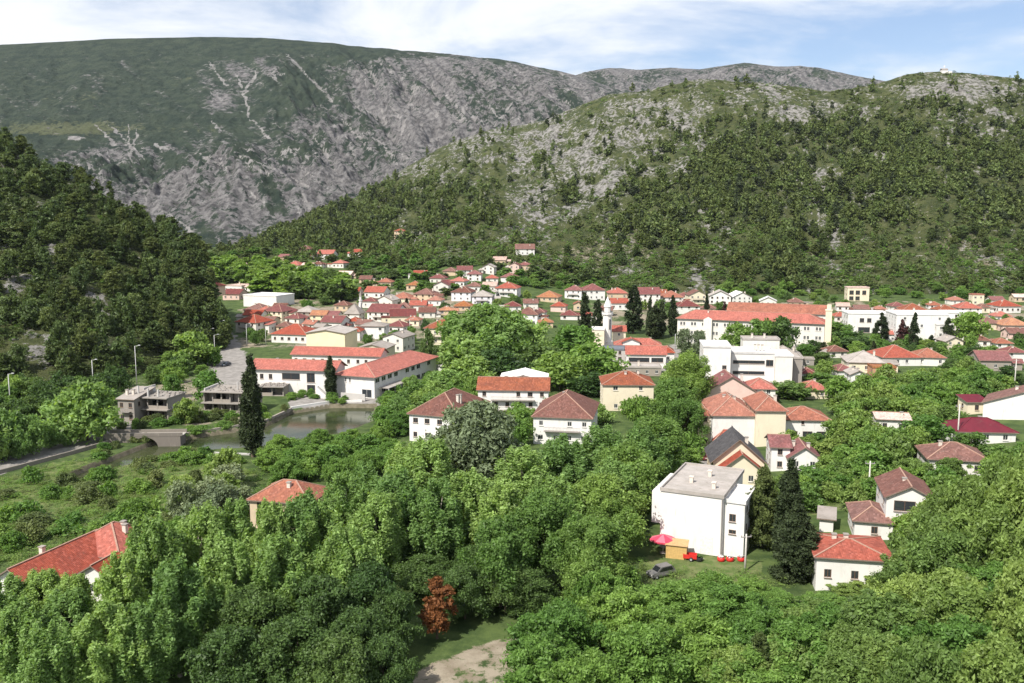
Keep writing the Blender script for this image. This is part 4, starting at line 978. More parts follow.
 (241, 269, 9, 5, 'gabley', 'pale', 'offwhite', 'far little gable beside the round grey green tree'),
 (318, 280, 16, 4, 'hip', 'rust', 'tan', 'low rusty roof in the far clearing'),
 (343, 279, 15, 4, 'gablex', 'pale', 'tan', 'ruined tan house in the far clearing'),
 (399, 238, 10, 7, 'hip', 'orange', 'tan', 'orange tan tower house standing among trees on the ridge'),
 (211, 291, 12, 5, 'hip', 'red', 'tan', 'red roof half hidden at the foot of the wooded hill'),
 (413, 290, 14, 5, 'hip', 'rust', 'tan', 'rust roofed house in the bushes beside the stepped group'),
 (318, 334, 10, 7, 'gablex', 'grey', 'offwhite', 'small grey roofed annex behind the yellow gable'),
 (427, 318, 16, 6, 'gablex', 'brown', 'offwhite', 'brown roofed house in the trees above the cream balcony house'),
 (538, 318, 13, 6, 'hip', 'maroon', 'offwhite', 'maroon roofed house between the big tree and the rust roof'),
 (843, 311, 12, 5, 'gablex', 'pale', 'white', 'white terrace house on the bank behind the tall school pillar'),
 (935, 309, 12, 4, 'hip', 'orange', 'white', 'low orange roofed house behind the leafy garden'),
]
for r in ROWS:
    px, yb_, w_, h_ = r[:4]; yw = brng.uniform(-16, 6) if px > 400 else brng.uniform(-26, -6); bl = []
    if brng.random() < .55:
        sg = brng.choice([-1, 1]); aw = w_ * brng.uniform(.35, .5)
        bl = [(px + sg * (w_ / 2 + aw / 2 - 1), yb_ - .6, aw, max(2.5, h_ * brng.uniform(.5, .75)), brng.choice(['shed', 'hip', 'gablex', 'flat']), brng.choice([r[5], r[5], 'grey']), r[6], dict(chim=0, floors=1, rise=1.0))]
    H(*r, yaw=yw, group='houses of the town', chim=brng.choice([0, 1, 1, 2]), blocks=bl)

# white flat blocks on the right
H(868, 333, 40, 19, 'flat', 'white', 'white', 'white flat roofed block with two windows over a dark garage', -6, 12, chim=0, name='apartment_building', cat='building', ops=[(5.5, 7.6, 5.2, 7.2), (9, 11, 5.2, 7.2), (5, 10.5, .2, 2.8)], frame=True)
H(921, 344, 50, 29, 'flat', 'white', 'white', 'large white flat roofed block behind the single cypress', -6, 16, chim=1, name='apartment_building', cat='building', nwin=3, blocks=[(944, 345, 16, 20, 'flat', 'white', 'white', dict(D=12, chim=0)), (955, 331, 22, 18, 'flat', 'white', 'white', dict(D=9, chim=0))])
H(884, 377, 22, 9, 'flat', 'rust', 'brick', 'bare orange brick shell beside the grey roofed cream house', -8, 8, chim=0, name='unfinished_house')
H(260, 307, 40, 11, 'flat', 'white', 'white', 'big windowless white hall at the top of the town', -22, 18, chim=0, wins=False, name='hall', cat='hall')
H(858, 301, 21, 13, 'flat', 'pale', 'cream', 'unfinished house of open floors standing on the slope above the white block', -6, 8, chim=0, name='unfinished_house', ops=[(1.2, 4, 4.2, 7), (5.2, 8, 4.2, 7), (9.4, 12, 4.2, 7), (1.2, 4, .5, 3.1), (5.2, 8, .5, 3.1)], frame=True)
H(978, 305, 11, 10, 'flat', 'orange', 'cream', 'open framed terrace house on the bank above the red hip', -4, 6, chim=0, name='unfinished_house')

# long school with two parallel wings and an end pillar
def long_school():
    x, y, z = 101.0, 381.0, gz(101, 381)
    root = thing('school_building', (x, y, z), -21, 'very long white school with continuous orange roof', 'building')
    def ops(L, n, rows):
        r = []
        for zz in rows:
            for i in range(n):
                c = L * (i + .5) / n; r += [(c - 1.15, c - .15, zz, zz + 1.5), (c + .15, c + 1.15, zz, zz + 1.5)]
        return r
    block(root, (x, y, z), -21, 61, 13, 12.2, 'hip', 'red', 'offwhite', rise=3.0, chim=2, ops=ops(61, 13, (1.3, 5.2, 9.0)), frame=False, over=.8, floors=3)
    c, s = math.cos(R(-21)), math.sin(R(-21))
    p = (x - s * 27 + c * 9, y + c * 27 + s * 9, z)
    block(root, p, -21, 43, 13, 13.4, 'gablex', 'orange', 'offwhite', rise=3.2, chim=0, over=.7, floors=3, nwin=10)
    q = MB(); q.box(30.7, 33.2, -1.0, 1.6, -2, 17.6); q.box(30.5, 33.4, -1.2, 1.8, 17.6, 18.0); q.box(31.1, 32.8, -.5, 1.2, 18.0, 20.0); q.build('pillar', MATS['w_cream'], root)
    q = MB(); q.box(-19.0, -15.4, -1.6, -.003, -1, 12.0); q.poly([(-19.0, -1.6, 12.0), (-15.4, -1.6, 12.0), (-17.2, -1.6, 13.0)]); q.poly([(-19.0, -1.6, 12.0), (-17.2, -1.6, 13.0), (-17.2, 0, 13.0), (-19.0, 0, 12.0)]); q.poly([(-15.4, -1.6, 12.0), (-15.4, 0, 12.0), (-17.2, 0, 13.0), (-17.2, -1.6, 13.0)])
    q.build('entrance_bay', MATS['w_offwhite'], root)
long_school()

# white office with ribbon windows
def office():
    x, y, z = at(752, 386)
    root = thing('office_building', (x, y, z), -7, 'white modernist office with dark ribbon windows below the long school', 'building')
    s = y / F
    block(root, (x, y, z), -7, 43 * s, 13, 33 * s, 'flat', 'white', 'white', chim=3, ops=[(.6, 43 * s - 3.2, 7.5, 8.6), (.6, 43 * s - 3.2, 3.9, 5.0), (43 * s - 2.8, 43 * s - .4, 6.8, 8.9)], frame=True, sidewin=False)
    x2, y2, z2 = at(716, 388); block(root, (x2, y2, z2), -7, 27 * s, 14, 41 * s, 'flat', 'white', 'white', chim=0, ops=[(6.2, 7.6, 6.3, 7.6), (6.2, 7.6, 2.6, 3.9)], frame=True)
    x2, y2, z2 = at(783, 387); block(root, (x2, y2, z2), -7, 17 * s, 12, 31 * s, 'flat', 'white', 'offwhite', chim=0, ops=[], sidewin=False)
    x2, y2, z2 = at(797, 385); block(root, (x2, y2, z2), -7, 9 * s, 10, 27 * s, 'flat', 'grey', 'concrete', chim=0, ops=[], sidewin=False)
    x2, y2, z2 = at(760, 377); block(root, (x2, y2, z2), -7, 38 * s, 7, 33 * s + 2.3, 'flat', 'grey', 'offwhite', chim=2, ops=[], sidewin=False)
office()

# red roofed school by the river
def river_school():
    x, y, z = at(355, 397)
    root = thing('school_building', (x, y, z), -21, 'white school by the river with two bright red roofed wings', 'building')
    def strip(L, zs, n=None):
        n = n or int(L / 2.2); return [(L * (i + .5) / n - .75, L * (i + .5) / n + .75, z0, z1) for z0, z1 in zs for i in range(n)]
    block(root, (x, y, z), -21, 14, 44, 7.0, 'hip', 'red', 'white', rise=2.6, chim=0, near=True, ops=[(3.5, 4.1, 4.6, 6.0), (5, 5.6, 4.6, 6.0), (9.5, 13, .1, 2.7)], over=.9, floors=2, win=(2.6, 1.5))
    x2, y2, z2 = at(293, 393)
    block(root, (x2, y2, z2), -9, 28, 10, 7.8, 'gablex', 'red', 'white', rise=2.2, chim=1, near=True, floors=2, over=.8, ops=[(10.5, 16.5, 4.4, 6.4), (18.8, 21.5, 3.6, 6.6), (18.8, 21.5, .1, 2.8), (3, 4.2, 4.4, 6), (6, 7.2, 4.4, 6)], frame=True)
    x2, y2, z2 = at(336, 378)
    block(root, (x2, y2, z2), -9, 32, 9, 8.2, 'gablex', 'red', 'white', rise=2.0, chim=0, near=True, floors=2, over=.6)
    # outside stair beside the left wing
    q = MB()
    for k in range(12): q.box(-10.5 + k * .38, -10.12 + k * .38, -5.6 - .0, -4.4, 0, 3.6 - k * .3)
    q.build('stairs', MATS['w_white'], root)
    # flat canopy on posts along the shaded side
    q = MB(); q.box(7.6, 11.0, 2, 15, 3.0, 3.25)
    q.build('canopy', MATS['r_grey'], root)
    for yy in (2.4, 6.6, 10.8, 14.6):
        q = MB(); q.box(10.55, 10.85, yy - .15, yy + .15, 0, 2.998); q.build('post', MATS['w_white'], root)
    q = MB(); q.box(-2, 6.5, -5, -4.7, 0.2, 2.2); q.build('terrace_wall', MATS['w_grey'], root)
river_school()

# tall minaret with the modern hall beside it
def lathe(b, prof, n=10, m=0, cx=0, cy=0):
    b.tube([(cx, cy, z) for r, z in prof], [max(r, .01) for r, z in prof], n, m)
def minaret(px, yb, h, r, label):
    x, y, z = at(px, yb); root = thing('minaret', (x, y, z), 0, label, 'minaret')
    q = MB(); lathe(q, [(r * 1.25, -1), (r * 1.25, h * .12), (r, h * .13), (r * .95, h * .62)], 10); q.build('shaft', MATS['w_white'], root)
    q = MB(); lathe(q, [(r * .95, h * .62), (r * 1.25, h * .65), (r * 1.25, h * .69), (r * 1.12, h * .69), (r * 1.12, h * .661)], 10); q.build('gallery', MATS['w_white'], root)
    q = MB(); lathe(q, [(r * .74, h * .655), (r * .70, h * .80)], 10); q.build('turret', MATS['w_white'], root)
    q = MB(); lathe(q, [(r * .86, h * .80), (r * .45, h * .90), (.04, h)], 10); q.build('spire', MATS['w_white'] if r > 1.5 else MATS['r_grey'], root)
    q = MB(); q.box(r * .30, r * .62, -r * .98, -r * .80, h * .36, h * .56); q.build('window', GLASS, root)
minaret(607, 347, 22.0, 2.0, 'tall white minaret rising over the middle of the town')
minaret(361, 319, 15.5, .85, 'thin pale minaret among the maroon roofs')
H(352, 322, 15, 9, 'hip', 'grey', 'offwhite', 'small mosque with grey pyramid roof beside the thin minaret', -10, 9, rise=4.5, chim=0, name='mosque', cat='mosque')
H(646, 368, 39, 14, 'gablex', 'red', 'white', 'modern hall with red roof and window strip beside the tall white minaret', -5, 10, name='mosque_hall', cat='hall', rise=2.4, chim=0, ops=[(.8, 8.5, 2.2, 3.9), (9.2, 13.6, 2.2, 3.9)], frame=True,
  blocks=[(668, 363, 12, 11, 'hip', 'red', 'white', dict(D=9, rise=1.6, chim=0)), (638, 356, 46, 11, 'hip', 'red', 'white', dict(D=9, rise=2.2, chim=1)), (631, 356, 17, 14, 'gabley', 'red', 'white', dict(D=5, rise=1.4, chim=0, ops=[])),
          (614, 362, 22, 12, 'flat', 'lead', 'grey', dict(D=9, chim=0)), (598, 350, 12, 20, 'flat', 'white', 'cream', dict(D=8, chim=0, ops=[])), (619, 345, 13, 14, 'gablex', 'red', 'cream', dict(D=8, rise=2.0, chim=0))])

# ---------------- derelict concrete buildings on the left bank
def ruin(px, yb, yaw, w, D, fl, fh, label, nb, cut=()):
    x, y, z = at(px, yb); root = thing('derelict_building', (x, y, z), yaw, label, 'ruin')
    FOOT.append((x - math.sin(R(yaw)) * D / 2, y + math.cos(R(yaw)) * D / 2, max(w, D) / 2 + 1, w / 2, D / 2, R(yaw)))
    for f in range(fl + 1):
        q = MB(); zz = f * fh; o = .9 if f else .2
        q.box(-w / 2 - o * .4, w / 2 + o * .4, -o, D, zz - .16, zz + .12); q.build('floor_slab', MATS['w_concrete'], root)
        if f < fl:
            for i in range(nb + 1):
                xx = -w / 2 + .2 + (w - .4) * i / nb
                q = MB(); q.box(xx - .16, xx + .16, .15, .5, zz + .12, zz + fh - .16); q.build('column', MATS['w_concrete'], root)
            for i in range(nb):
                q = MB(); x0 = -w / 2 + .38 + (w - .4) * i / nb; x1 = x0 + (w - .4) / nb - .36
                if (i + f) % 3 != 1: q.box(x0, x1, .2, .4, zz + .12, zz + 1.0)
                q.box(x0, x1, 2.6, 2.8, zz + .12, zz + fh - .16) if (i * 7 + f) % 4 else None
                if q.f: q.build('infill_wall', MATS['w_stone'], root)
            q = MB(); q.box(-w / 2, -w / 2 + .22, .52, D - .1, zz + .12, zz + fh - .16); q.box(w / 2 - .22, w / 2, .52, D - .1, zz + .12, zz + fh - .16); q.box(-w / 2 + .23, w / 2 - .23, D - .3, D - .1, zz + .12, zz + fh - .16)
            q.build('wall', MATS['w_concrete'], root)
    for i, c in enumerate(cut):
        q = MB(); q.box(*c); q.build('wall_stump', MATS['w_grey'], root)
    q = MB(); rr = random.Random(int(px))
    for i in range(60):
        a, bq = rr.uniform(-w / 2, w / 2), rr.uniform(0, D - .5); s = rr.uniform(.1, .45); q.box(a - s, a + s, bq - s, bq + s, fl * fh + .12, fl * fh + .12 + s * rr.uniform(.3, 1.1))
    q = q.build('rubble', MATS['w_concrete'], root); q['kind'] = 'stuff'
    return root
ruin(153, 421, -12, 9.5, 9, 2, 3.3, 'roofless concrete ruin with bare posts beside the pale promenade tree', 3, [(-4.6, -4.2, .3, .7, 6.7, 9.6), (-1.6, -1.2, .3, .7, 6.7, 9.0), (1.5, 1.9, .3, .7, 6.7, 8.8), (-4.6, -4.3, 3, 8.5, 6.7, 8.6)])
H(127, 423, 18, 24, 'shed', 'grey', 'concrete', 'stepped grey concrete ruin wall leaning against the roofless ruin', -12, 9, rise=1.8, chim=2, name='derelict_building', cat='ruin', near=True, frame=True, nwin=2)
H(171, 420, 9, 12, 'flat', 'white', 'white', 'small white hut between the two concrete ruins', -10, 3, chim=0, name='hut', cat='hut', ops=[(.6, 1.4, .1, 2.0)], frame=True, sidewin=False)
ruin(226, 414, -8, 13.5, 10, 2, 3.2, 'long roofless concrete ruin of two open floors behind the tall cypress', 5, [(-6.6, -6.2, .4, 9, 6.5, 7.2), (2.2, 2.5, 3, 3.4, 6.5, 8.8)])
ruin(272, 396, -4, 7.5, 8, 1, 3.0, 'low concrete ruin with a hedge grown over its roof beside the red roofed school', 2)

# ---------------- river bank walls, bridge, promenade
def strip_wall(name, pts, h, t, mat, label, cat, z0=-3.0, parent=None):
    b = MB(); P = [Vector(p) for p in pts]
    for i, (p, q) in enumerate(zip(P, P[1:])):
        d = (q - p).normalized(); n = Vector((-d.y, d.x, 0)) * t / 2; e = d * (t * .3 if i < len(P) - 2 else 0)
        a = [p - n, q + e - n, q + e + n, p + n]; dz = 0.002 * i; i0 = len(b.v)
        lo = [(v.x, v.y, v.z + z0) for v in a]; hi = [(v.x, v.y, v.z + h + dz) for v in a]
        b.poly(hi); 
        for k in range(4): b.poly([lo[k], lo[(k + 1) % 4], hi[(k + 1) % 4], hi[k]])
    o = b.build(name, mat, parent)
    if label: tag(o, label, cat)
    return o
G = lambda px, py, dz=0: (lambda p: (p[0], p[1], max(0, p[2]) + dz))(at(px, py))
strip_wall('embankment_wall', [G(150, 440.5), G(200, 432.2), G(262, 423), G(291, 409.5)], .5, .6, MATS['w_stone'], 'old stone embankment wall along the far river bank below the ruins', 'wall')
strip_wall('terrace_wall', [G(291, 409), G(330, 403), G(362, 402)], .7, .4, MATS['w_white'], 'pale terrace wall along the river below the school', 'wall')
strip_wall('promenade_wall', [G(-40, 484), G(20, 468.5), G(70, 455), G(108, 444)], .9, .5, MATS['w_darkstone'], 'low dark stone wall edging the tree lined promenade', 'wall')
strip_wall('bank_wall', [G(178, 455), G(212, 453.5), G(250, 455)], .35, .7, MATS['w_grey'], 'long low pale wall on the near river bank beyond the bridge', 'wall')
def bridge():
    p, q = Vector(G(106, 443)), Vector(G(181, 452)); L = (q - p).length; yaw = math.atan2(q.y - p.y, q.x - p.x)
    root = thing('stone_bridge', (p.x, p.y, 0), math.degrees(yaw), 'old stone bridge with dark round arch over the river', 'bridge')
    b = MB(); top = 1.5; c = L * .52; r = 3.2; n = 14; z0 = -2.6; zs = -1.3
    arc = [(c - r * math.cos(math.pi * i / n), zs + r * .8 * math.sin(math.pi * i / n)) for i in range(n + 1)]
    W = 4.2
    for y, f in ((0, 1), (W, -1)):
        polys = [[(0, z0), (c - r, z0), (c - r, zs), (c - r, top), (0, top)], [(c + r, z0), (L, z0), (L, top), (c + r, top)]]
        for (a, b_) in zip(arc, arc[1:]): polys.append([a, b_, (b_[0], top), (a[0], top)])
        for pl in polys:
            w3 = [(x, y, z) for x, z in pl]; b.poly(w3 if f > 0 else w3[::-1])
    for (a, b_) in zip(arc, arc[1:]): b.poly([(a[0], 0, a[1]), (a[0], W, a[1]), (b_[0], W, b_[1]), (b_[0], 0, b_[1])])
    b.poly([(c - r, 0, z0), (c - r, W, z0), (c - r, W, zs), (c - r, 0, zs)]); b.poly([(c + r, W, z0), (c + r, 0, z0), (c + r, 0, zs), (c + r, W, zs)])
    b.poly([(0, 0, z0), (0, 0, top), (0, W, top), (0, W, z0)]); b.poly([(L, 0, z0), (L, W, z0), (L, W, top), (L, 0, top)])
    b.build('arch', MATS['w_darkstone'], root)
    q_ = MB(); q_.box(-.5, L + .5, .41, W - .41, top, top + .12); q_.build('deck', plain('cobbles', (.38, .35, .31)), root)
    for y in (-.05, W - .35):
        q_ = MB(); q_.box(-.5, L + .5, y, y + .4, top + .002, top + .85); q_.build('parapet', MATS['w_darkstone'], root)
bridge()
# ------------------------------------------------------------------ yard in front of the white block
def wheel(parent, x, y, r=.33, w=.2):
    q = MB(); q.tube([(x, y - w / 2, r), (x, y + w / 2, r)], r, 14); k = q.build('tyre', plain('tyre', (.02, .02, .02), .9), parent, True)
    q = MB(); q.tube([(x, y - w / 2 - .012, r), (x, y + w / 2 + .012, r)], r * .55, 10); q.build('rim', plain('rim', (.35, .35, .36), .4, .5), k)
def car(px, yb, yaw, col, label, van=False, off=None):
    x, y, z = at(px, yb); root = thing('parked_car', (x, y, z + .02), yaw, label, 'car')
    L, W = (4.5, 1.8) if van else (4.0, 1.65); Hh = 1.75 if van else 1.42; b = MB(); hl = L / 2
    prof = [(-hl, .35), (-hl, .75), (-hl + .15, .95), (-hl + 1.0, 1.05), (-hl + 1.75, Hh - .02), (-hl + 2.2, Hh), (hl - .7, Hh), (hl - .12, Hh * .62 if not van else 1.05), (hl, .8), (hl, .35)] if van else \
           [(-hl, .32), (-hl, .7), (-hl + .15, .82), (-hl + 1.1, .92), (-hl + 1.75, Hh - .03), (-hl + 2.0, Hh), (hl - 1.3, Hh), (hl - .5, .98), (hl - .05, .9), (hl, .32)]
    for s in (-1, 1):
        ring = [(a, s * (W / 2 - (.12 if zz > 1.0 else 0)), zz) for a, zz in prof]; b.poly(ring if s < 0 else ring[::-1])
    for (a, za), (c, zc) in zip(prof, prof[1:] + prof[:1]):
        ia, ic = (.12 if za > 1.0 else 0), (.12 if zc > 1.0 else 0)
        b.poly([(a, -W / 2 + ia, za), (a, W / 2 - ia, za), (c, W / 2 - ic, zc), (c, -W / 2 + ic, zc)])
    b.build('body', plain('paint_%d' % int(col[0] * 1000), col, .35, .5), root)
    gl = plain('car_glass', (.015, .017, .02), .1, .6)
    for s in (-1, 1):
        q = MB(); yy = s * (W / 2 - .085); z0, z1 = (1.06, Hh - .14) if van else (.95, Hh - .14)
        q.poly([(-hl + 1.3, yy, z0), (hl - .45, yy, z0), (hl - .8, yy * .985, z1), (-hl + 1.95, yy * .985, z1)][::(1 if s < 0 else -1)]); q.build('side_window', gl, root)
    q = MB(); q.poly([(-hl + 1.06, W / 2 - .22, 1.10 if van else .98), (-hl + 1.06, -W / 2 + .22, 1.10 if van else .98), (-hl + 1.70, -W / 2 + .26, Hh - .08), (-hl + 1.70, W / 2 - .26, Hh - .08)])
    for i in range(4): q.v[i] = (q.v[i][0] - .05, q.v[i][1], q.v[i][2])
    q.build('windscreen', gl, root)
    for a in (-hl + .8, hl - .8):
        for s in (-1, 1):
            k = bpy.data.objects.new('wheel', None); COL.objects.link(k); k.parent = root; wheel(k, a, s * (W / 2 - .08))
    for s in (-1, 1):
        q = MB(); q.box(-hl - .02, -hl + .05, s * .62 - .16, s * .62 + .16, .62, .78); q.build('headlight', plain('headlight', (.6, .6, .58), .2, .6), root)
    return root
car(661, 576, 28, (.13, .125, .12), 'grey van parked on the grass in front of the white block', True)
car(692, 458, 60, (.03, .04, .06), 'dark blue car parked in the yard behind the white block')
car(703, 459, 80, (.12, .03, .03), 'dark red car beside the dark blue car in the yard')
car(226, 366, 70, (.03, .03, .035), 'black car on the street at the top of the promenade')

def parasol():
    x, y, z = at(663, 553); root = thing('parasol', (x, y, z), 0, 'faded pink market parasol beside the yellow kiosk', 'parasol')
    q = MB(); n = 8; ap = (0, 0, 3.35); ring = [(2.3 * math.cos(2 * math.pi * i / n), 2.0 * math.sin(2 * math.pi * i / n), 2.45) for i in range(n)]
    for i in range(n):
        a, b_ = ring[i], ring[(i + 1) % n]; q.poly([a, b_, ap], i % 2)
        q.poly([(a[0], a[1], a[2] - .28), (b_[0], b_[1], b_[2] - .28), b_, a], (i + 1) % 2)
    q.build('canopy', [plain('canvas_pink', (.55, .045, .09), .8), plain('canvas_pale', (.58, .13, .18), .8)], root)
    q = MB(); q.tube([(0, 0, 0), (0, 0, 3.3)], .05, 8); q.build('pole', FRAME, root)
    q = MB(); q.box(-.5, .5, -.5, .5, 0, .12); q.build('base', CONC, root)
parasol()
def kiosk():
    x, y, z = at(676, 559); root = thing('kiosk', (x, y, z), -18, 'yellow box kiosk with sloping roof under the white block', 'kiosk')
    q = MB(); w, D = 3.4, 2.0; q.box(-w / 2, w / 2, 0, D, 0, 2.3, 0, 't'); q.build('wall', plain('panel_yellow', (.52, .34, .13), .7), root)
    q = MB(); q.poly([(-w / 2 - .15, -.2, 2.32), (w / 2 + .15, -.2, 2.32), (w / 2 + .15, D + .2, 2.75), (-w / 2 - .15, D + .2, 2.75)]); q.poly([(-w / 2 - .15, D + .2, 2.68), (w / 2 + .15, D + .2, 2.68), (w / 2 + .15, -.2, 2.25), (-w / 2 - .15, -.2, 2.25)]); q.build('roof', plain('panel_ochre', (.44, .29, .14), .7), root)
    q = MB(); q.box(w / 2 + .003, w / 2 + .04, .5, 1.5, .1, 2.0); q.build('door', DOORM, root)
kiosk()
def cart():
    x, y, z = at(690, 560); root = thing('cart', (x, y, z), -15, 'low red two wheeled cart beside the yellow kiosk', 'cart')
    q = MB(); q.box(-1.1, 1.1, -.6, .6, .42, .5); q.box(-1.1, 1.1, -.6, -.55, .5, 1.1); q.box(-1.1, 1.1, .55, .6, .5, 1.1); q.box(-1.1, -1.05, -.55, .55, .5, 1.1); q.box(1.05, 1.1, -.55, .55, .5, 1.1); q.build('tub', plain('red_paint', (.55, .03, .025), .5), root)
    for s in (-1, 1):
        k = bpy.data.objects.new('wheel', None); COL.objects.link(k); k.parent = root; wheel(k, 0.2, s * .72, .34, .16)
    q = MB(); q.tube([(1.1, 0, .5), (2.3, 0, .45)], .04, 6); q.build('drawbar', RAIL, root)
cart()
for px, lab in ((699, 'dark tyre planter next to the red cart'), (721, 'red and white tub planter by the drainpipe of the white block'), (730, 'second red and white tub planter from the drainpipe of the white block'), (741, 'red and white tub planter next to the concrete pole')):
    x, y, z = at(px, 561); root = thing('tub_planter', (x, y, z), 0, lab, 'planter', 'tub planters along the white block')
    q = MB(); q.tube([(0, 0, 0), (0, 0, .15), (0, 0, .7), (0, 0, .7), (0, 0, .5)], [.5, .62, .60, .48, .45], 14); q.build('tub', plain('red_paint', (.55, .03, .025), .5) if px > 700 else plain('tyre', (.02, .02, .02)), root, True)
    q = MB(); rr = random.Random(px)
    for i in range(40):
        a = rr.uniform(0, 6.28); r = rr.uniform(0, .5); p = Vector((r * math.cos(a), r * math.sin(a), .6 + rr.uniform(0, .35))); s = rr.uniform(.06, .12)
        q.poly([p + Vector((-s, -s, rr.uniform(-s, s))), p + Vector((s, -s, rr.uniform(-s, s))), p + Vector((s, s, rr.uniform(-s, s))), p + Vector((-s, s, rr.uniform(-s, s)))])
    q.build('flowers', plain('white_flower', (.75, .73, .70)) if px > 700 else MATS['l_vivid'], root)

# poles and lamps
def pole(px, yb, ytop, label, kind='utility_pole', arm=True, group=None, r=.16):
    x, y, z = at(px, yb); a, dy, dz = ray(px, ytop); h = CAMZ + dz * y / dy - z
    root = thing(kind, (x, y, z), brng.uniform(-20, 20), label, 'utility pole' if kind == 'utility_pole' else 'street lamp', group)
    q = MB(); q.tube([(0, 0, -.5), (0, 0, h * .5), (0, 0, h)], [r * 1.3, r, r * .75], 8); q.build('post', plain('pole_concrete', (.52, .49, .45), .9) if kind == 'utility_pole' else plain('lamp_grey', (.48, .47, .46), .6), root, True)
    if kind == 'utility_pole':
        q = MB(); q.box(-.9, .9, -.07, .07, h - .55, h - .42)
        for s in (-.8, 0, .8): q.box(s - .05, s + .05, -.05, .05, h - .42, h - .2)
        q.build('crossarm', RAIL, root)
    else:
        q = MB(); q.beam((0, 0, h - .05), (1.5, 0, h + .25), .09, .09); q.build('arm', plain('lamp_grey', (.48, .47, .46), .6), root)
        q = MB(); q.box(1.2, 1.9, -.16, .16, h + .2, h + .36); q.build('lamp_head', plain('lamp_head', (.6, .6, .6), .5), root)
for a in ((745, 571, 534, 'concrete pole in front of the dark conifer beside the white block'), (868, 503, 461, 'thin pole standing in the green slope above the tiny shed'), (957, 446, 404, 'thin pole beside the crimson metal roof'), (1014, 392, 359, 'pole with crossarm above the long white gable')):
    pole(*a, group='utility poles on the green slope')
for a in ((11, 412, 374, 'pale lamp post at the western edge under the wooded hill'), (94, 395, 360, 'pale lamp post at the foot of the wooded hill behind the pale promenade tree'), (137, 386, 346, 'tall lamp post behind the roofless concrete ruin'), (210, 345, 329, 'thin lamp post at the kerb of the upper street'), (215, 356, 335, 'twin armed lamp post at the lower end of the upper street'), (221, 338, 321, 'lamp post highest up the upper street'), (247, 346, 324, 'lamp post before the deep red roof'), (266, 345, 327, 'lamp post beside the white arcaded house'), (675, 350, 334, 'lamp post at the corner of the modern hall'), (410, 336, 319, 'lamp post near the thin dark cypresses')):
    pole(*a, kind='street_lamp', group='street lamps of the town', r=.13)

# little chapel on the hilltop
x, y, z = at_d(945, 1120)
root = thing('hilltop_chapel', (x, y, z - .5), 0, 'tiny white monument on the summit of the rocky hill', 'chapel')
q = MB(); q.box(-3.5, 3.5, 0, 6, -2, 4.5); q.box(4.5, 8.5, 0, 4, -2, 3); q.build('wall', MATS['w_white'], root)
q = MB(); q.poly([(-4, -.4, 4.4), (4, -.4, 4.4), (4, 3, 6.6), (-4, 3, 6.6)]); q.poly([(4, 6.4, 4.4), (-4, 6.4, 4.4), (-4, 3, 6.6), (4, 3, 6.6)]); q.build('roof', MATS['r_grey'], root)
q = MB(); q.box(-.25, .25, 2.7, 3.2, 6.5, 10.5); q.box(-1.3, 1.3, 2.75, 3.15, 8.8, 9.3); q.build('cross', MATS['w_white'], root)
# ------------------------------------------------------------------ planting
def vk(k):
    c = [q for q in TREE if q.startswith(k) and q[len(k):].isdigit()]
    return trng.choice(c)
def many(k, spots, label, group):
    for px, yt, w, d in spots: tree_px(vk(k), px, yt, w, d, label, group)

many('poplar', [(70, 590, 62, 104), (128, 556, 58, 108), (160, 512, 60, 116), (205, 503, 58, 122), (240, 503, 56, 126), (272, 505, 46, 124), (308, 497, 56, 126), (346, 476, 54, 138), (14, 578, 50, 112), (44, 570, 50, 114), (74, 574, 46, 112), (-5, 590, 50, 108), (368, 466, 56, 146), (400, 476, 62, 138), (350, 524, 62, 118), (180, 566, 66, 104), (26, 604, 56, 100), (280, 540, 62, 112), (110, 606, 70, 97), (50, 626, 66, 94), (230, 540, 62, 112), (150, 600, 66, 99), (320, 510, 60, 126)],
     'pale green leafy poplar in the dense tree belt at the bottom west corner', 'poplars of the lower western belt')
many('poplar', [(428, 438, 62, 162), (405, 446, 52, 168), (522, 450, 64, 158), (562, 440, 60, 168), (600, 428, 58, 174), (556, 474, 60, 146), (470, 468, 64, 144), (640, 430, 56, 178), (440, 482, 60, 136), (505, 486, 60, 136), (612, 462, 58, 156), (380, 492, 58, 132)],
     'light green leafy tree in the central belt below the brown hipped roofs', 'light trees of the central belt')
many('mid', [(625, 446, 70, 162), (655, 418, 58, 188), (672, 380, 46, 226), (690, 354, 44, 258), (634, 458, 60, 162), (600, 476, 70, 146), (608, 500, 60, 142), (545, 496, 76, 132), (590, 520, 72, 126), (684, 400, 44, 214), (650, 446, 46, 182), (500, 520, 66, 124), (592, 550, 60, 122)],
     'fresh green broadleaf tree in the belt climbing to the office building', 'mid green trees of the central belt')
many('darkb', [(250, 590, 84, 106), (320, 580, 84, 108), (372, 566, 70, 112), (300, 620, 92, 98), (505, 560, 56, 122), (465, 566, 56, 120), (425, 556, 60, 128), (232, 630, 84, 96), (360, 612, 76, 102), (388, 588, 60, 110), (480, 545, 60, 130), (384, 640, 66, 98), (530, 570, 56, 122), (484, 590, 44, 128), (340, 640, 80, 95)],
     'dense dark green tree in the shady clump around the gravel path', 'dark trees by the gravel path')
many('vivid', [(560, 606, 88, 104), (622, 590, 84, 110), (542, 640, 84, 97), (680, 584, 80, 116), (728, 586, 72, 114), (642, 626, 92, 98), (590, 655, 84, 92), (700, 618, 88, 100), (660, 606, 70, 108), (600, 570, 60, 118), (712, 574, 54, 124), (748, 580, 48, 123), (778, 592, 46, 121), (690, 588, 50, 119), (648, 590, 46, 121), (826, 602, 40, 120)],
     'vivid green spreading tree at the bottom between path and conifers', 'vivid trees at the bottom')
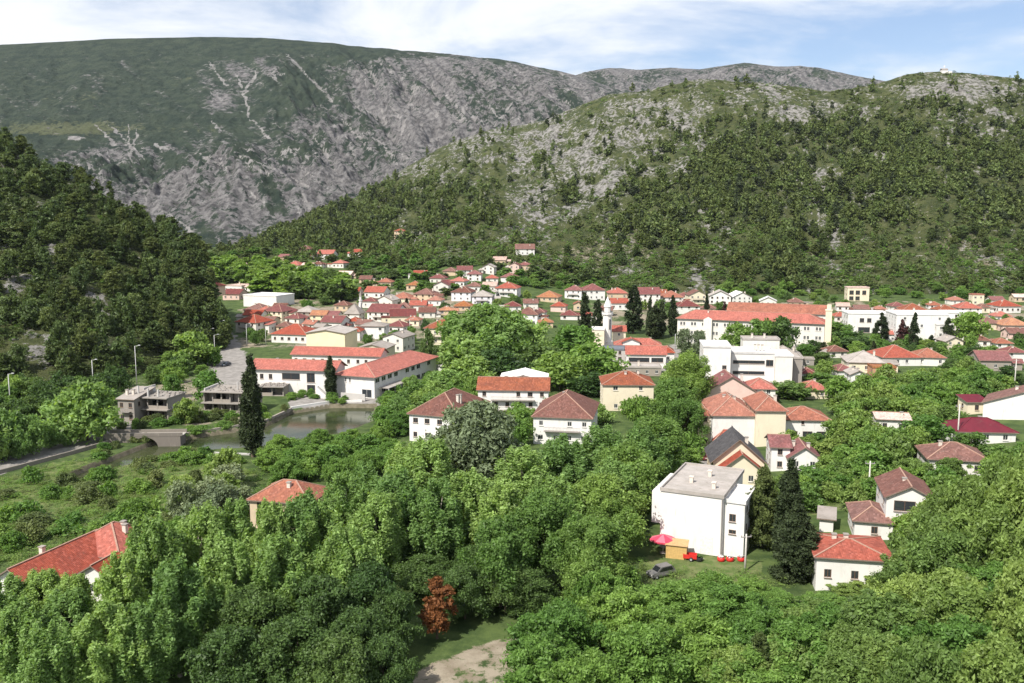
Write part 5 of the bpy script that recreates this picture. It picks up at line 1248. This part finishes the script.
many('olive', [(800, 612, 74, 100), (850, 606, 70, 98), (905, 578, 74, 99), (942, 530, 74, 104), (985, 506, 78, 104), (1012, 474, 70, 109), (880, 630, 78, 90), (960, 588, 84, 90), (1012, 566, 78, 88), (780, 640, 76, 93), (840, 655, 80, 85), (922, 640, 84, 80), (992, 640, 84, 78), (740, 648, 70, 93), (1032, 520, 74, 96), (1024, 446, 56, 120), (878, 576, 42, 127), (902, 554, 46, 124), (846, 594, 30, 126), (942, 486, 46, 140), (968, 478, 50, 133), (1002, 456, 56, 130), (918, 522, 38, 138), (925, 500, 40, 142), (1014, 462, 50, 138), (968, 482, 60, 119), (930, 515, 60, 113), (880, 592, 50, 108), (918, 548, 50, 110), (818, 602, 44, 110)],
     'yellowish green tree covering the near bank at the eastern corner', 'trees of the near eastern bank')
many('bush', [(555, 600, 36, 112), (622, 566, 34, 128), (616, 576, 34, 124), (755, 596, 34, 122), (775, 600, 30, 118), (710, 598, 36, 120), (740, 610, 38, 112), (585, 580, 36, 116), (690, 600, 34, 118), (820, 600, 36, 116)], 'leafy green shrub on the grass around the parked van', 'shrubs around the yard')
tree_px('silver0', 476, 404, 88, 180, 'broad silvery grey green tree in front of the white house with long orange roof')
tree_px('cedar0', 761, 468, 40, 148, 'dark green conifer touching the white block')
tree_px('cedar1', 795, 505, 50, 134, 'broad dark conifer in front of the orange roofed house')
tree_px('cypress0', 787, 462, 26, 142, 'dark pointed cypress rising behind the broad dark conifer', cat='cypress')
tree_px('fir0', 757, 634, 44, 92, 'small dark fir in the bright greenery at the bottom')
tree_px('cypress0', 253, 358, 21, 206, 'tall lone dark cypress by the river', cat='cypress')
tree_px('cypress0', 331, 357, 12, 276, 'slim dark cypress in front of the red roofed school', cat='cypress')
tree_px('rusty0', 437, 577, 36, 114, 'dead rust red conifer beside the gravel path')
for n, (px, yt, w, d, l) in enumerate([(585, 293, 12, 440, 'dark pointed cypress left of the tall minaret'), (597, 300, 12, 430, 'stout dark cypress touching the tall minaret'), (633, 286, 17, 432, 'big dark cypress right behind the modern hall'), (649, 298, 7, 420, 'thinnest cypress of the row behind the modern hall'), (661, 301, 10, 420, 'middle cypress of the row behind the modern hall'), (672, 296, 9, 422, 'last cypress of the row before the long school'), (655, 306, 15, 412, 'broad cypress in the row behind the modern hall'),
        (913, 313, 9, 374, 'single slender cypress before the large white flat block'), (873, 341, 7, 352, 'slim cypress against the wide grey hipped roof'), (823, 342, 9, 366, 'short cypress beside the long school pillar'), (399, 302, 5, 520, 'thin cypress among the maroon roofs'), (407, 298, 5, 530, 'second thin cypress among the maroon roofs, beside the broad orange roof'), (343, 280, 6, 560, 'cypress at the edge of the dark grove'), (338, 284, 6, 560, 'shorter cypress at the edge of the dark grove'), (706, 294, 5, 480, 'small cypress before the chalet-like gable')]):
    tree_px('cypress1', px, yt, w, d, l, 'cypresses of the town', 'cypress')
for k, px, yt, w, d, l in [('mplum0', 901, 320, 14, 385, 'dark purple leaved tree before the white block'), ('cedar1', 880, 313, 15, 392, 'dark conifer beside the white block with garage'), ('mplum0', 724, 302, 10, 470, 'purple tree above the long school'), ('cedar1', 947, 318, 14, 392, 'dark conifer right of the large white flat block'), ('cedar1', 931, 335, 11, 378, 'short dark conifer below the large white flat block'),
        ('msilver0', 684, 329, 16, 368, 'round grey green tree at the corner of the long school'), ('msilver0', 699, 331, 15, 366, 'second round grey green tree at the corner of the long school, nearer its entrance'), ('mround0', 735, 324, 32, 352, 'bright tree before the middle of the long school'), ('mround1', 758, 320, 36, 350, 'spreading tree before the middle of the long school'), ('mdark0', 780, 318, 32, 350, 'dark tree before the eastern part of the long school'),
        ('mround0', 830, 322, 42, 392, 'leafy tree beside the white block with garage'), ('mdark1', 850, 332, 42, 380, 'dark leafy tree below the white block with garage'), ('mdark0', 812, 340, 24, 372, 'dark leafy tree beside the long school pillar'),
        ('bigp0', 490, 306, 84, 340, 'huge pale leafy tree in the middle of the town'), ('mpop0', 462, 336, 54, 318, 'pale leafy tree beside the cream house with balconies'), ('mpop1', 522, 320, 50, 346, 'leafy tree behind the huge pale tree'), ('mdark0', 540, 346, 52, 306, 'dark leafy tree behind the long orange roof'), ('mvivid0', 574, 325, 50, 346, 'bright green round tree west of the tall minaret'), ('mvivid1', 590, 344, 62, 300, 'large bright green round tree before the modern hall'),
        ('mround2', 560, 352, 54, 290, 'green tree behind the large weathered brown hipped roof'), ('mdark2', 500, 350, 54, 300, 'dark tree under the huge pale tree'), ('mpop0', 470, 358, 48, 290, 'green tree behind the brown hipped roof by the river bend'), ('mpop1', 448, 370, 40, 284, 'pale bush-like tree beside the lane to the school'), ('mdark1', 590, 372, 44, 280, 'dark leafy tree beside the cream house with orange hipped roof'),
        ('mround0', 195, 332, 40, 335, 'rounded green tree at the foot of the wooded hill above the ruins'), ('mvivid2', 208, 372, 32, 268, 'bright hedge-like tree above the long roofless ruin'), ('mvivid0', 172, 374, 20, 275, 'bright shrub-like tree behind the roofless ruin'), ('molive0', 186, 398, 24, 240, 'pale tree growing between the two concrete ruins'), ('mdark0', 428, 330, 14, 322, 'dark round tree before the cream house with balconies'),
        ('mvivid1', 455, 312, 30, 372, 'bright light green tree above the cream house with balconies'), ('molive1', 790, 382, 46, 270, 'white flowering tree beside the cream block'), ('mround2', 820, 372, 34, 300, 'green tree between the tiny cottage and the tall narrow gable'), ('mvivid0', 967, 312, 34, 392, 'leafy garden tree below the bright red hipped roof')]:
    tree_px(k, px, yt, w, d, l)
# promenade
for px, yt, w, d, l in [(88, 386, 62, 222, 'large pale green tree on the promenade'), (62, 398, 34, 226, 'pale green tree just left of the large promenade tree')]:
    tree_px('mpop0' if px == 88 else 'mpop1', px, yt, w, d, l)
many('mpop', [(8, 412, 42, 205), (33, 416, 34, 208), (50, 424, 24, 214), (64, 428, 20, 216), (20, 430, 24, 204), (-12, 420, 40, 200)], 'small bright tree in the row along the promenade wall', 'promenade trees')

# scattered trees of the town and river banks
def scatter(keys, poly, n, hr, rr_, label, group, seed, gap=.6, cat='tree', clear=1.0, nm=None):
    rg = np.random.RandomState(seed); xs = [p[0] for p in poly]; ys = [p[1] for p in poly]; k = 0; tries = 0
    while k < n and tries < n * 12:
        tries += 1
        px, py = rg.uniform(min(xs), max(xs)), rg.uniform(min(ys), max(ys))
        if not inside(poly, np.array([px]), np.array([py]))[0]: continue
        x, y, z = at(px, py); h = rg.uniform(*hr); r = rg.uniform(*rr_)
        bad = False
        for fx, fy, fr, fw, fd, fa in FOOT:
            if abs(fx - x) < fr + r and abs(fy - y) < fr + r:
                c, s = math.cos(-fa), math.sin(-fa); u = (x - fx) * c - (y - fy) * s; v = (x - fx) * s + (y - fy) * c
                if abs(u) < fw + r * clear and abs(v) < fd + r * clear: bad = True; break
        if bad or any((tx - x) ** 2 + (ty - y) ** 2 < (gap * (tr + r)) ** 2 for tx, ty, tr in TREES[-160:]): continue
        if inside(RIV, np.array([x]), np.array([y]))[0]: continue
        s_ = F / y; tp = proj(x, y, z + h)[1]; hide = False
        for a0, a1, ye, yb_, bd in SCREEN:
            if y < bd and px - r * s_ * .8 < a1 and px + r * s_ * .8 > a0 and tp < yb_ * .4 + ye * .6 and min(a1, px + r * s_) - max(a0, px - r * s_) > .22 * (a1 - a0): hide = True; break
        if hide and rg.rand() < .92: continue
        tree(vk(keys[rg.randint(len(keys))]), (x, y, z - .1), h, r, label, cat, group, nm=nm); k += 1
    return k
B3 = ['mround', 'mdark', 'mvivid', 'molive']
scatter(['mround', 'mvivid', 'molive'], [(838, 400), (900, 386), (960, 376), (1000, 390), (965, 432), (935, 470), (900, 478), (868, 482), (850, 450)], 62, (5, 9), (3, 5), 'leafy tree in the thicket on the eastern green slope', 'trees of the eastern green slope', 1, .5)
scatter(['mvivid', 'molive'], [(800, 478), (850, 470), (940, 478), (880, 520), (840, 520)], 12, (3, 6), (2, 3.5), 'low green tree on the slope above the tiny shed', 'trees of the eastern green slope', 2, .6)
scatter(B3, [(250, 310), (450, 290), (540, 300), (540, 340), (430, 345), (250, 346)], 70, (4, 7), (2.0, 3.2), 'small garden tree between the packed town roofs', 'garden trees in the town', 6, .8, clear=1.15, nm='garden_tree')
scatter(B3, [(600, 300), (1024, 298), (1024, 345), (900, 360), (830, 340), (600, 318)], 70, (3.5, 6.5), (2, 3.4), 'small garden tree among the eastern houses', 'garden trees among the eastern houses', 7, .8, clear=1.2, nm='garden_tree')
scatter(['mvivid', 'mround'], [(520, 278), (620, 290), (1024, 292), (1024, 299), (640, 299), (560, 293), (510, 288)], 46, (4, 7), (3, 5), 'tree along the foot of the rocky hill', 'trees at the hill foot', 8, .5)
scatter(['mvivid', 'vivid'], [(272, 456), (330, 449), (366, 437), (386, 414), (404, 430), (400, 478), (300, 486), (270, 480)], 30, (4, 6.2), (2.6, 4), 'bright green tree on the near river bank', 'bright trees of the river bank', 9, .5)
scatter(['mvivid', 'mbush'], [(380, 398), (425, 376), (450, 374), (405, 402), (385, 412)], 14, (2.2, 4), (1.8, 3), 'bright shrub along the lane beside the river', 'shrubs along the lane', 10, .6, 'shrub')
scatter(['mbush', 'bush', 'bushd'], [(-10, 492), (60, 470), (130, 468), (230, 478), (230, 520), (150, 535), (-10, 560)], 34, (1.6, 3.8), (1.6, 3.2), 'rough bush in the overgrown field beyond the red roofed farmhouse', 'bushes of the overgrown field', 11, .6, 'bush')
scatter(['mdark', 'mround'], [(-10, 400), (100, 388), (130, 386), (100, 410), (-10, 432)], 24, (5, 9), (3, 4.5), 'tree at the foot of the wooded hill behind the promenade', 'trees at the foot of the wooded hill', 12, .55)
scatter(['molive', 'msilver'], [(180, 500), (235, 480), (245, 512), (215, 535), (180, 530)], 9, (5, 8), (2.6, 4), 'pale greyish tree beside the low orange roof', 'pale trees beside the low orange roof', 13, .6)
scatter(['mvivid', 'mbush'], [(285, 400), (300, 392), (372, 402), (345, 404)], 12, (1.4, 2.4), (1.2, 2), 'clipped shrub on the school terrace', 'shrubs on the school terrace', 14, .7, 'shrub')
scatter(['mbush', 'mvivid'], [(600, 385), (650, 415), (690, 440), (700, 470), (650, 480), (620, 420)], 16, (4, 7), (2.5, 4), 'bushy tree beside the lane east of the central belt', 'bushy trees by the lane', 15, .6)

scatter(['mround', 'mpop', 'mvivid'], [(396, 402), (410, 392), (470, 380), (480, 400), (530, 420), (600, 415), (610, 440), (540, 455), (470, 450), (400, 450)], 34, (4.5, 8), (2.6, 4.4), 'leafy tree close round the brown hipped roofs', 'trees round the brown hipped roofs', 16, .55, clear=1.0)
scatter(['mround', 'mvivid', 'mpop'], [(600, 372), (700, 372), (700, 410), (660, 430), (600, 415)], 16, (4.5, 8), (2.6, 4), 'leafy tree between the cream house and the office building', 'trees by the office building', 17, .6)
scatter(['mround', 'mvivid', 'mdark'], [(800, 350), (1024, 336), (1024, 388), (960, 376), (850, 384), (800, 372)], 46, (4, 7.5), (2.4, 4), 'leafy tree in the gardens under the white flat blocks', 'trees under the white flat blocks', 18, .65, clear=1.1)
scatter(['mvivid', 'mround', 'molive'], [(775, 470), (800, 420), (850, 436), (868, 480), (830, 520), (775, 500)], 18, (3.5, 6.5), (2.2, 3.6), 'leafy tree in the gardens beside the slate roofed house', 'trees beside the slate roofed house', 19, .65, clear=1.1)
scatter(['mvivid', 'mround', 'olive'], [(915, 470), (1024, 440), (1040, 560), (940, 540), (900, 560)], 22, (4, 7.5), (2.6, 4.2), 'leafy tree between the brown roofed houses on the eastern slope', 'trees between the eastern brown roofs', 20, .6, clear=1.0)
scatter(['bushd', 'bush', 'mbush'], [(90, 452), (150, 437), (200, 430), (262, 421), (290, 408), (300, 413), (262, 428), (200, 437), (150, 445), (95, 462)], 16, (1.2, 2.6), (1.2, 2.4), 'shrub on the far river bank', 'shrubs of the far river bank', 21, .5, 'shrub')
scatter(['bushd', 'bush', 'mbush'], [(60, 490), (150, 460), (200, 456), (240, 458), (240, 464), (200, 466), (150, 470), (60, 496)], 20, (1.4, 3.2), (1.4, 2.8), 'shrub on the near river bank', 'shrubs of the near river bank', 22, .5, 'shrub')
scatter(['olive', 'vivid'], [(760, 670), (900, 650), (1060, 580), (1060, 700), (760, 720)], 26, (6, 9), (3.6, 5.4), 'yellowish green tree covering the near bank at the eastern corner', 'trees of the near eastern bank', 23, .5)
scatter(['mdark', 'mround', 'mvivid'], [(140, 392), (160, 370), (214, 343), (222, 362), (200, 380), (185, 384)], 18, (4, 7), (2.4, 3.8), 'leafy tree between the ruins and the wooded hill', 'trees behind the ruins', 25, .55)
scatter(['mdark', 'mround'], [(400, 366), (440, 360), (445, 376), (405, 384)], 5, (4, 6), (2.4, 3.4), 'tree along the shaded side of the red roofed school', 'trees along the red roofed school', 24, .6)
scatter(['bush', 'mbush', 'bushd'], [(112, 422), (180, 416), (262, 411), (264, 418), (180, 425), (118, 431)], 20, (1.4, 3), (1.2, 2.6), 'shrub growing at the foot of the concrete ruins', 'shrubs at the foot of the ruins', 26, .5, 'shrub', clear=.6)
# red roofed farmhouse and the low orange roof in the trees
H(92, 584, 62, 30, 'hip', 'red', 'white', 'farmhouse with clustered bright red roofs half hidden by poplars', -14, 11, wm=10.4, hm=4.9, rise=3.0, chim=2, blocks=[(14, 616, 70, 30, 'gabley', 'red', 'white', dict(yaw=-18, D=16, wm=8.5, hm=4.4, rise=2.6, chim=1)), (95, 601, 24, 20, 'gabley', 'red', 'white', dict(wm=5, hm=4.0, D=5, rise=1.5, chim=0)), (130, 580, 24, 20, 'gablex', 'red', 'white', dict(wm=5, hm=4.2, D=7, rise=2.0, chim=1))])
H(280, 530, 66, 24, 'hip', 'orange', 'tan', 'low house with orange roof and tan walls deep among the poplars', -12, 9, wm=11.5, hm=5.5, rise=2.4, chim=1)

# ---- pines on the wooded hill (left): each its own tree
def hill_points(n, seed, fn, azr, sr, dbf, dcf, dens):
    rg = np.random.RandomState(seed); A_ = rg.uniform(*azr, n * 8); S_ = rg.uniform(*sr, n * 8); p0 = 512 + F * A_ * .99
    d0 = dbf(p0); d1 = dcf(p0); D_ = d0 + (d1 - d0) * S_; X_ = A_ * D_; Z_ = fn(X_, D_); P, Q = proj(X_, D_, Z_)
    keep = (Z_ > -40) & (rg.rand(n * 8) < dens(P, Q, X_, D_)) & (P > -60) & (P < 1090)
    return np.stack([X_, D_, Z_, P, Q], 1)[keep][:n]
ldb = lambda p: curve(LBD, p); ldc = lambda p: ldb(p) + curve([(-500, 260), (0, 230), (150, 170), (200, 90), (232, 30)], p)
LROCK = [(30, 350, 40, 18, .9), (10, 290, 20, 24, .7), (50, 255, 20, 12, .5), (95, 310, 25, 20, .5), (70, 335, 20, 10, .5)]
pts = hill_points(620, 31, left_hill, (-.66, -.31), (.02, 1.0), ldb, ldc, lambda P, Q, X, D: np.clip(.95 - blobs(P, Q, LROCK), 0, 1) * (P < 226))
sel = []
for p in pts:
    if len(sel) >= 178: break
    if any((p[0] - q[0]) ** 2 + (p[1] - q[1]) ** 2 < 30 for q in sel): continue
    sel.append(p)
for p in sel:
    dense = p[3] > 60
    tree(vk('pine' if trng.random() < (.72 if dense else .45) else 'pinew'), (p[0], p[1], p[2] - .3), trng.uniform(7, 13.5) * (1.0 if dense else .8), trng.uniform(2.6, 4.4), 'dark pine among the many pines covering the western hill', 'pine tree', 'pines of the western hill')

# ---- trees of the rocky hill: the largest as single trees, the rest as one forest
rdb = lambda p: curve([(150, 900), (260, 860), (300, 830), (420, 700), (520, 640), (700, 640), (1024, 640), (1400, 620)], p)
rdc = lambda p: curve([(150, 1000), (260, 1020), (300, 1120), (420, 1350), (520, 1400), (620, 1280), (760, 1180), (940, 1120), (1400, 1100)], p)
RFOR = [(880, 165, 120, 46, 1), (745, 190, 85, 52, 1), (660, 212, 45, 34, .95), (705, 150, 55, 28, .7), (965, 190, 80, 36, .85), (1010, 150, 50, 30, .7), (345, 232, 70, 22, .9), (415, 212, 60, 26, .85), (455, 190, 40, 22, .5), (545, 165, 16, 12, .6), (605, 150, 12, 16, .7), (790, 268, 16, 20, 1), (648, 232, 16, 22, 1), (570, 195, 14, 16, .6), (300, 240, 40, 8, .9), (845, 130, 60, 16, .8), (930, 108, 40, 12, .5), (490, 215, 20, 14, .5), (720, 230, 30, 16, .7), (880, 215, 100, 16, .6), (640, 175, 18, 14, .6)]
fd = lambda P, Q, X, D: np.clip(blobs(P, Q, RFOR) * (.12 + .95 * sstep(-.22, .2, fbm(X / 42.0, D / 58.0, 3, 91))) - blobs(P, Q, RH_ROCK) * .35, 0.02, 1)
fp = hill_points(3700, 41, right_hill, (-.33, .64), (.0, 1.0), rdb, rdc, fd)
order = np.argsort(fp[:, 1] + np.where((fp[:, 4] > 292), 4000, 0)); fp = fp[order]
ind = []
for i, p in enumerate(fp):
    if len(ind) >= 112: break
    if any((p[0] - fp[j][0]) ** 2 + (p[1] - fp[j][1]) ** 2 < 40 for j in ind): continue
    ind.append(i)
for i in ind:
    p = fp[i]; tree(vk('pine' if trng.random() < .7 else 'pinew'), (p[0], p[1], p[2] - .4), trng.uniform(8, 13), trng.uniform(2.8, 4.2), 'dark pine on the lower slope of the rocky hill', 'pine tree', 'pines of the lower rocky hill')
def mass(name, P, env, hr, rr_, ncl, nper, leaf, mats, wts, seed, nvar=6, squash=.8, up=.3, base=.1, cr=.4, nsd=None):
    rs = np.random.RandomState(seed); base_m = []
    for k in range(nvar):
        C, Rr = crown_pts(env, 1.0 * 10, 3.2, ncl, rs, base, cr); base_m.append(leaves(C, Rr, nper, leaf, rs, up, squash, 1.0, .3))
    VV, QQ, MM = [], [], []; off = 0
    for p in P:
        V, Q = base_m[rs.randint(nvar)]; h = rs.uniform(*hr); r = rs.uniform(*rr_); a = rs.rand() * 6.283; c, s = math.cos(a), math.sin(a)
        X_ = (V[:, 0] * c - V[:, 1] * s) * r / 3.2 + p[0]; Y_ = (V[:, 0] * s + V[:, 1] * c) * r / 3.2 + p[1]
        VV.append(np.stack([X_, Y_, V[:, 2] * h / 10 + p[2] - .3], 1)); QQ.append(Q + off); off += len(V); MM.append(np.full(len(Q), rs.choice(len(mats), p=wts)))
    me = np_mesh(name, np.concatenate(VV), np.concatenate(QQ), [MATS['l_' + m_] for m_ in mats], np.concatenate(MM))
    o = link(name, me); o['kind'] = 'stuff'; return o
rest = np.delete(fp, ind, 0)
o = mass('hillside_forest', rest, 'pine', (7, 14.5), (2.4, 4.8), 18, 8, 1.05, ['pine', 'hill', 'cypress'], [.5, .35, .15], 51)
tag(o, 'dark pine wood spreading over the upper rocky hill', 'forest')
sd_ = lambda P, Q, X, D: np.clip((.25 + .75 * sstep(205, 262, Q)) * (.75 + 1.1 * fbm(X / 30.0, D / 42.0, 4, 95)) - blobs(P, Q, RH_ROCK) * .42 - blobs(P, Q, RH_DIRT) * .55 + .12, 0.03, 1)
sp_ = hill_points(11000, 43, right_hill, (-.33, .64), (-.01, 1.0), rdb, rdc, sd_)
left = np.array([p for p in pts if not any(p is q for q in sel)])
o = mass('pine_wood', left, 'pine', (5, 10.5), (1.8, 3.4), 22, 22, .62, ['pine', 'hill', 'scrub'], [.5, .35, .15], 55)
tag(o, 'young pines filling the gaps between the pines of the western hill', 'wood')
low = (sp_[:, 4] > 232) & (blobs(sp_[:, 3], sp_[:, 4], [(880, 215, 120, 22, 1)]) < .4)
o = mass('foothill_bushes', sp_[low], 'bush', (1.8, 4.8), (1.6, 3.6), 9, 8, 0.85, ['scrub', 'mid', 'vivid', 'hill'], [.38, .22, .2, .2], 58, base=.03, cr=.45)
tag(o, 'brighter green bushes over the foot of the rocky hill', 'bushes')
o = mass('hillside_scrub', sp_[~low], 'bush', (1.5, 4.6), (1.4, 3.4), 8, 7, 0.95, ['scrub', 'mid', 'hill', 'pine'], [.42, .2, .26, .12], 53, base=.03, cr=.45)
tag(o, 'green scrub and low bushes dotted over the rocky hill', 'scrub')
sp2 = hill_points(2200, 47, left_hill, (-.66, -.305), (-.02, 1.0), ldb, ldc, lambda P, Q, X, D: np.clip(.9 - blobs(P, Q, LROCK) * .8, .1, 1) * (P < 229))
o = mass('undergrowth', sp2, 'bush', (1.2, 3.6), (1.0, 2.4), 10, 14, 0.55, ['scrub', 'hill', 'mid'], [.45, .4, .15], 57, base=.03, cr=.42)
tag(o, 'undergrowth between the pines of the western hill', 'scrub')
# rough grass and weeds on the open ground of the valley
rg = np.random.RandomState(61); gp = []
for poly, n in (([(-20, 480), (110, 455), (250, 470), (300, 480), (260, 530), (150, 550), (-20, 570)], 2200), ([(830, 395), (965, 380), (990, 400), (935, 470), (890, 500), (800, 520), (790, 480)], 500), ([(560, 560), (640, 560), (760, 575), (800, 590), (700, 600), (560, 610)], 260), ([(270, 448), (390, 430), (410, 450), (280, 475)], 200), ([(-10, 396), (120, 384), (130, 400), (60, 430), (-10, 445)], 200)):
    xs = [p[0] for p in poly]; ys = [p[1] for p in poly]
    q = np.stack([rg.uniform(min(xs), max(xs), n * 3), rg.uniform(min(ys), max(ys), n * 3)], 1); q = q[inside(poly, q[:, 0], q[:, 1])][:n]
    for px, py in q:
        a, dy, dz = ray(px, py); t = -CAMZ / dz; x, y = a * t, dy * t
        if not inside(RIV, np.array([x]), np.array([y]))[0] and not any(abs(fx - x) < fr and abs(fy - y) < fr for fx, fy, fr, *_ in FOOT): gp.append((x, y, 0))
gp = np.array(gp); gp[:, 2] = ground_z(gp[:, 0], gp[:, 1])
o = mass('weeds', gp, 'bush', (.5, 1.8), (.6, 1.7), 8, 14, 0.36, ['vivid', 'olive', 'scrub'], [.45, .3, .25], 63, base=.02, cr=.5)
tag(o, 'weeds and rough growth on open ground of the valley', 'weeds')

def flatpts(poly, n, seed):
    rg = np.random.RandomState(seed); xs = [p[0] for p in poly]; ys = [p[1] for p in poly]; o = []
    while len(o) < n:
        px, py = rg.uniform(min(xs), max(xs)), rg.uniform(min(ys), max(ys))
        if inside(poly, np.array([px]), np.array([py]))[0]:
            x, y, z = at(px, py)
            if not any(abs(fx - x) < fr + 3 and abs(fy - y) < fr + 3 for fx, fy, fr, *_ in FOOT): o.append((x, y, z))
            else: n -= .2
    return np.array(o)
o = mass('grove', flatpts([(208, 268), (290, 270), (345, 288), (350, 304), (300, 306), (250, 288), (205, 284)], 80, 71), 'round', (9, 15), (5, 8), 34, 60, .75, ['mid', 'dark', 'vivid'], [.4, .3, .3], 72, squash=.9, base=.08, cr=.32)
tag(o, 'dark green grove behind the maroon roofs', 'grove')
o = mass('valley_wood', np.concatenate([flatpts([(345, 262), (420, 262), (440, 272), (420, 292), (360, 290)], 60, 73), flatpts([(205, 244), (250, 250), (300, 254), (420, 258), (420, 264), (330, 270), (205, 262)], 50, 74), flatpts([(420, 262), (600, 270), (600, 288), (520, 285), (500, 300), (420, 300)], 70, 75)]), 'round', (4, 8), (3, 5.5), 26, 40, .75, ['mid', 'vivid', 'hill', 'scrub'], [.3, .25, .2, .25], 76, squash=.85, base=.05, cr=.36)
tag(o, 'mixed low wood between the far houses below the gorge', 'wood')

# ------------------------------------------------------------------ the air of the valley
m, ns, ls = newmat('haze'); pv = ns.new('ShaderNodeVolumePrincipled'); o_ = ns.new('ShaderNodeOutputMaterial')
pv.inputs['Color'].default_value = (0.80, 0.88, 1.0, 1); pv.inputs['Density'].default_value = 1.8e-5; pv.inputs['Anisotropy'].default_value = 0.1
ls.new(pv.outputs[0], o_.inputs['Volume'])
q = MB(); q.box(-9000, 9000, -300, 9500, -120, 760); hz = q.build('haze', m); hz['kind'] = 'stuff'
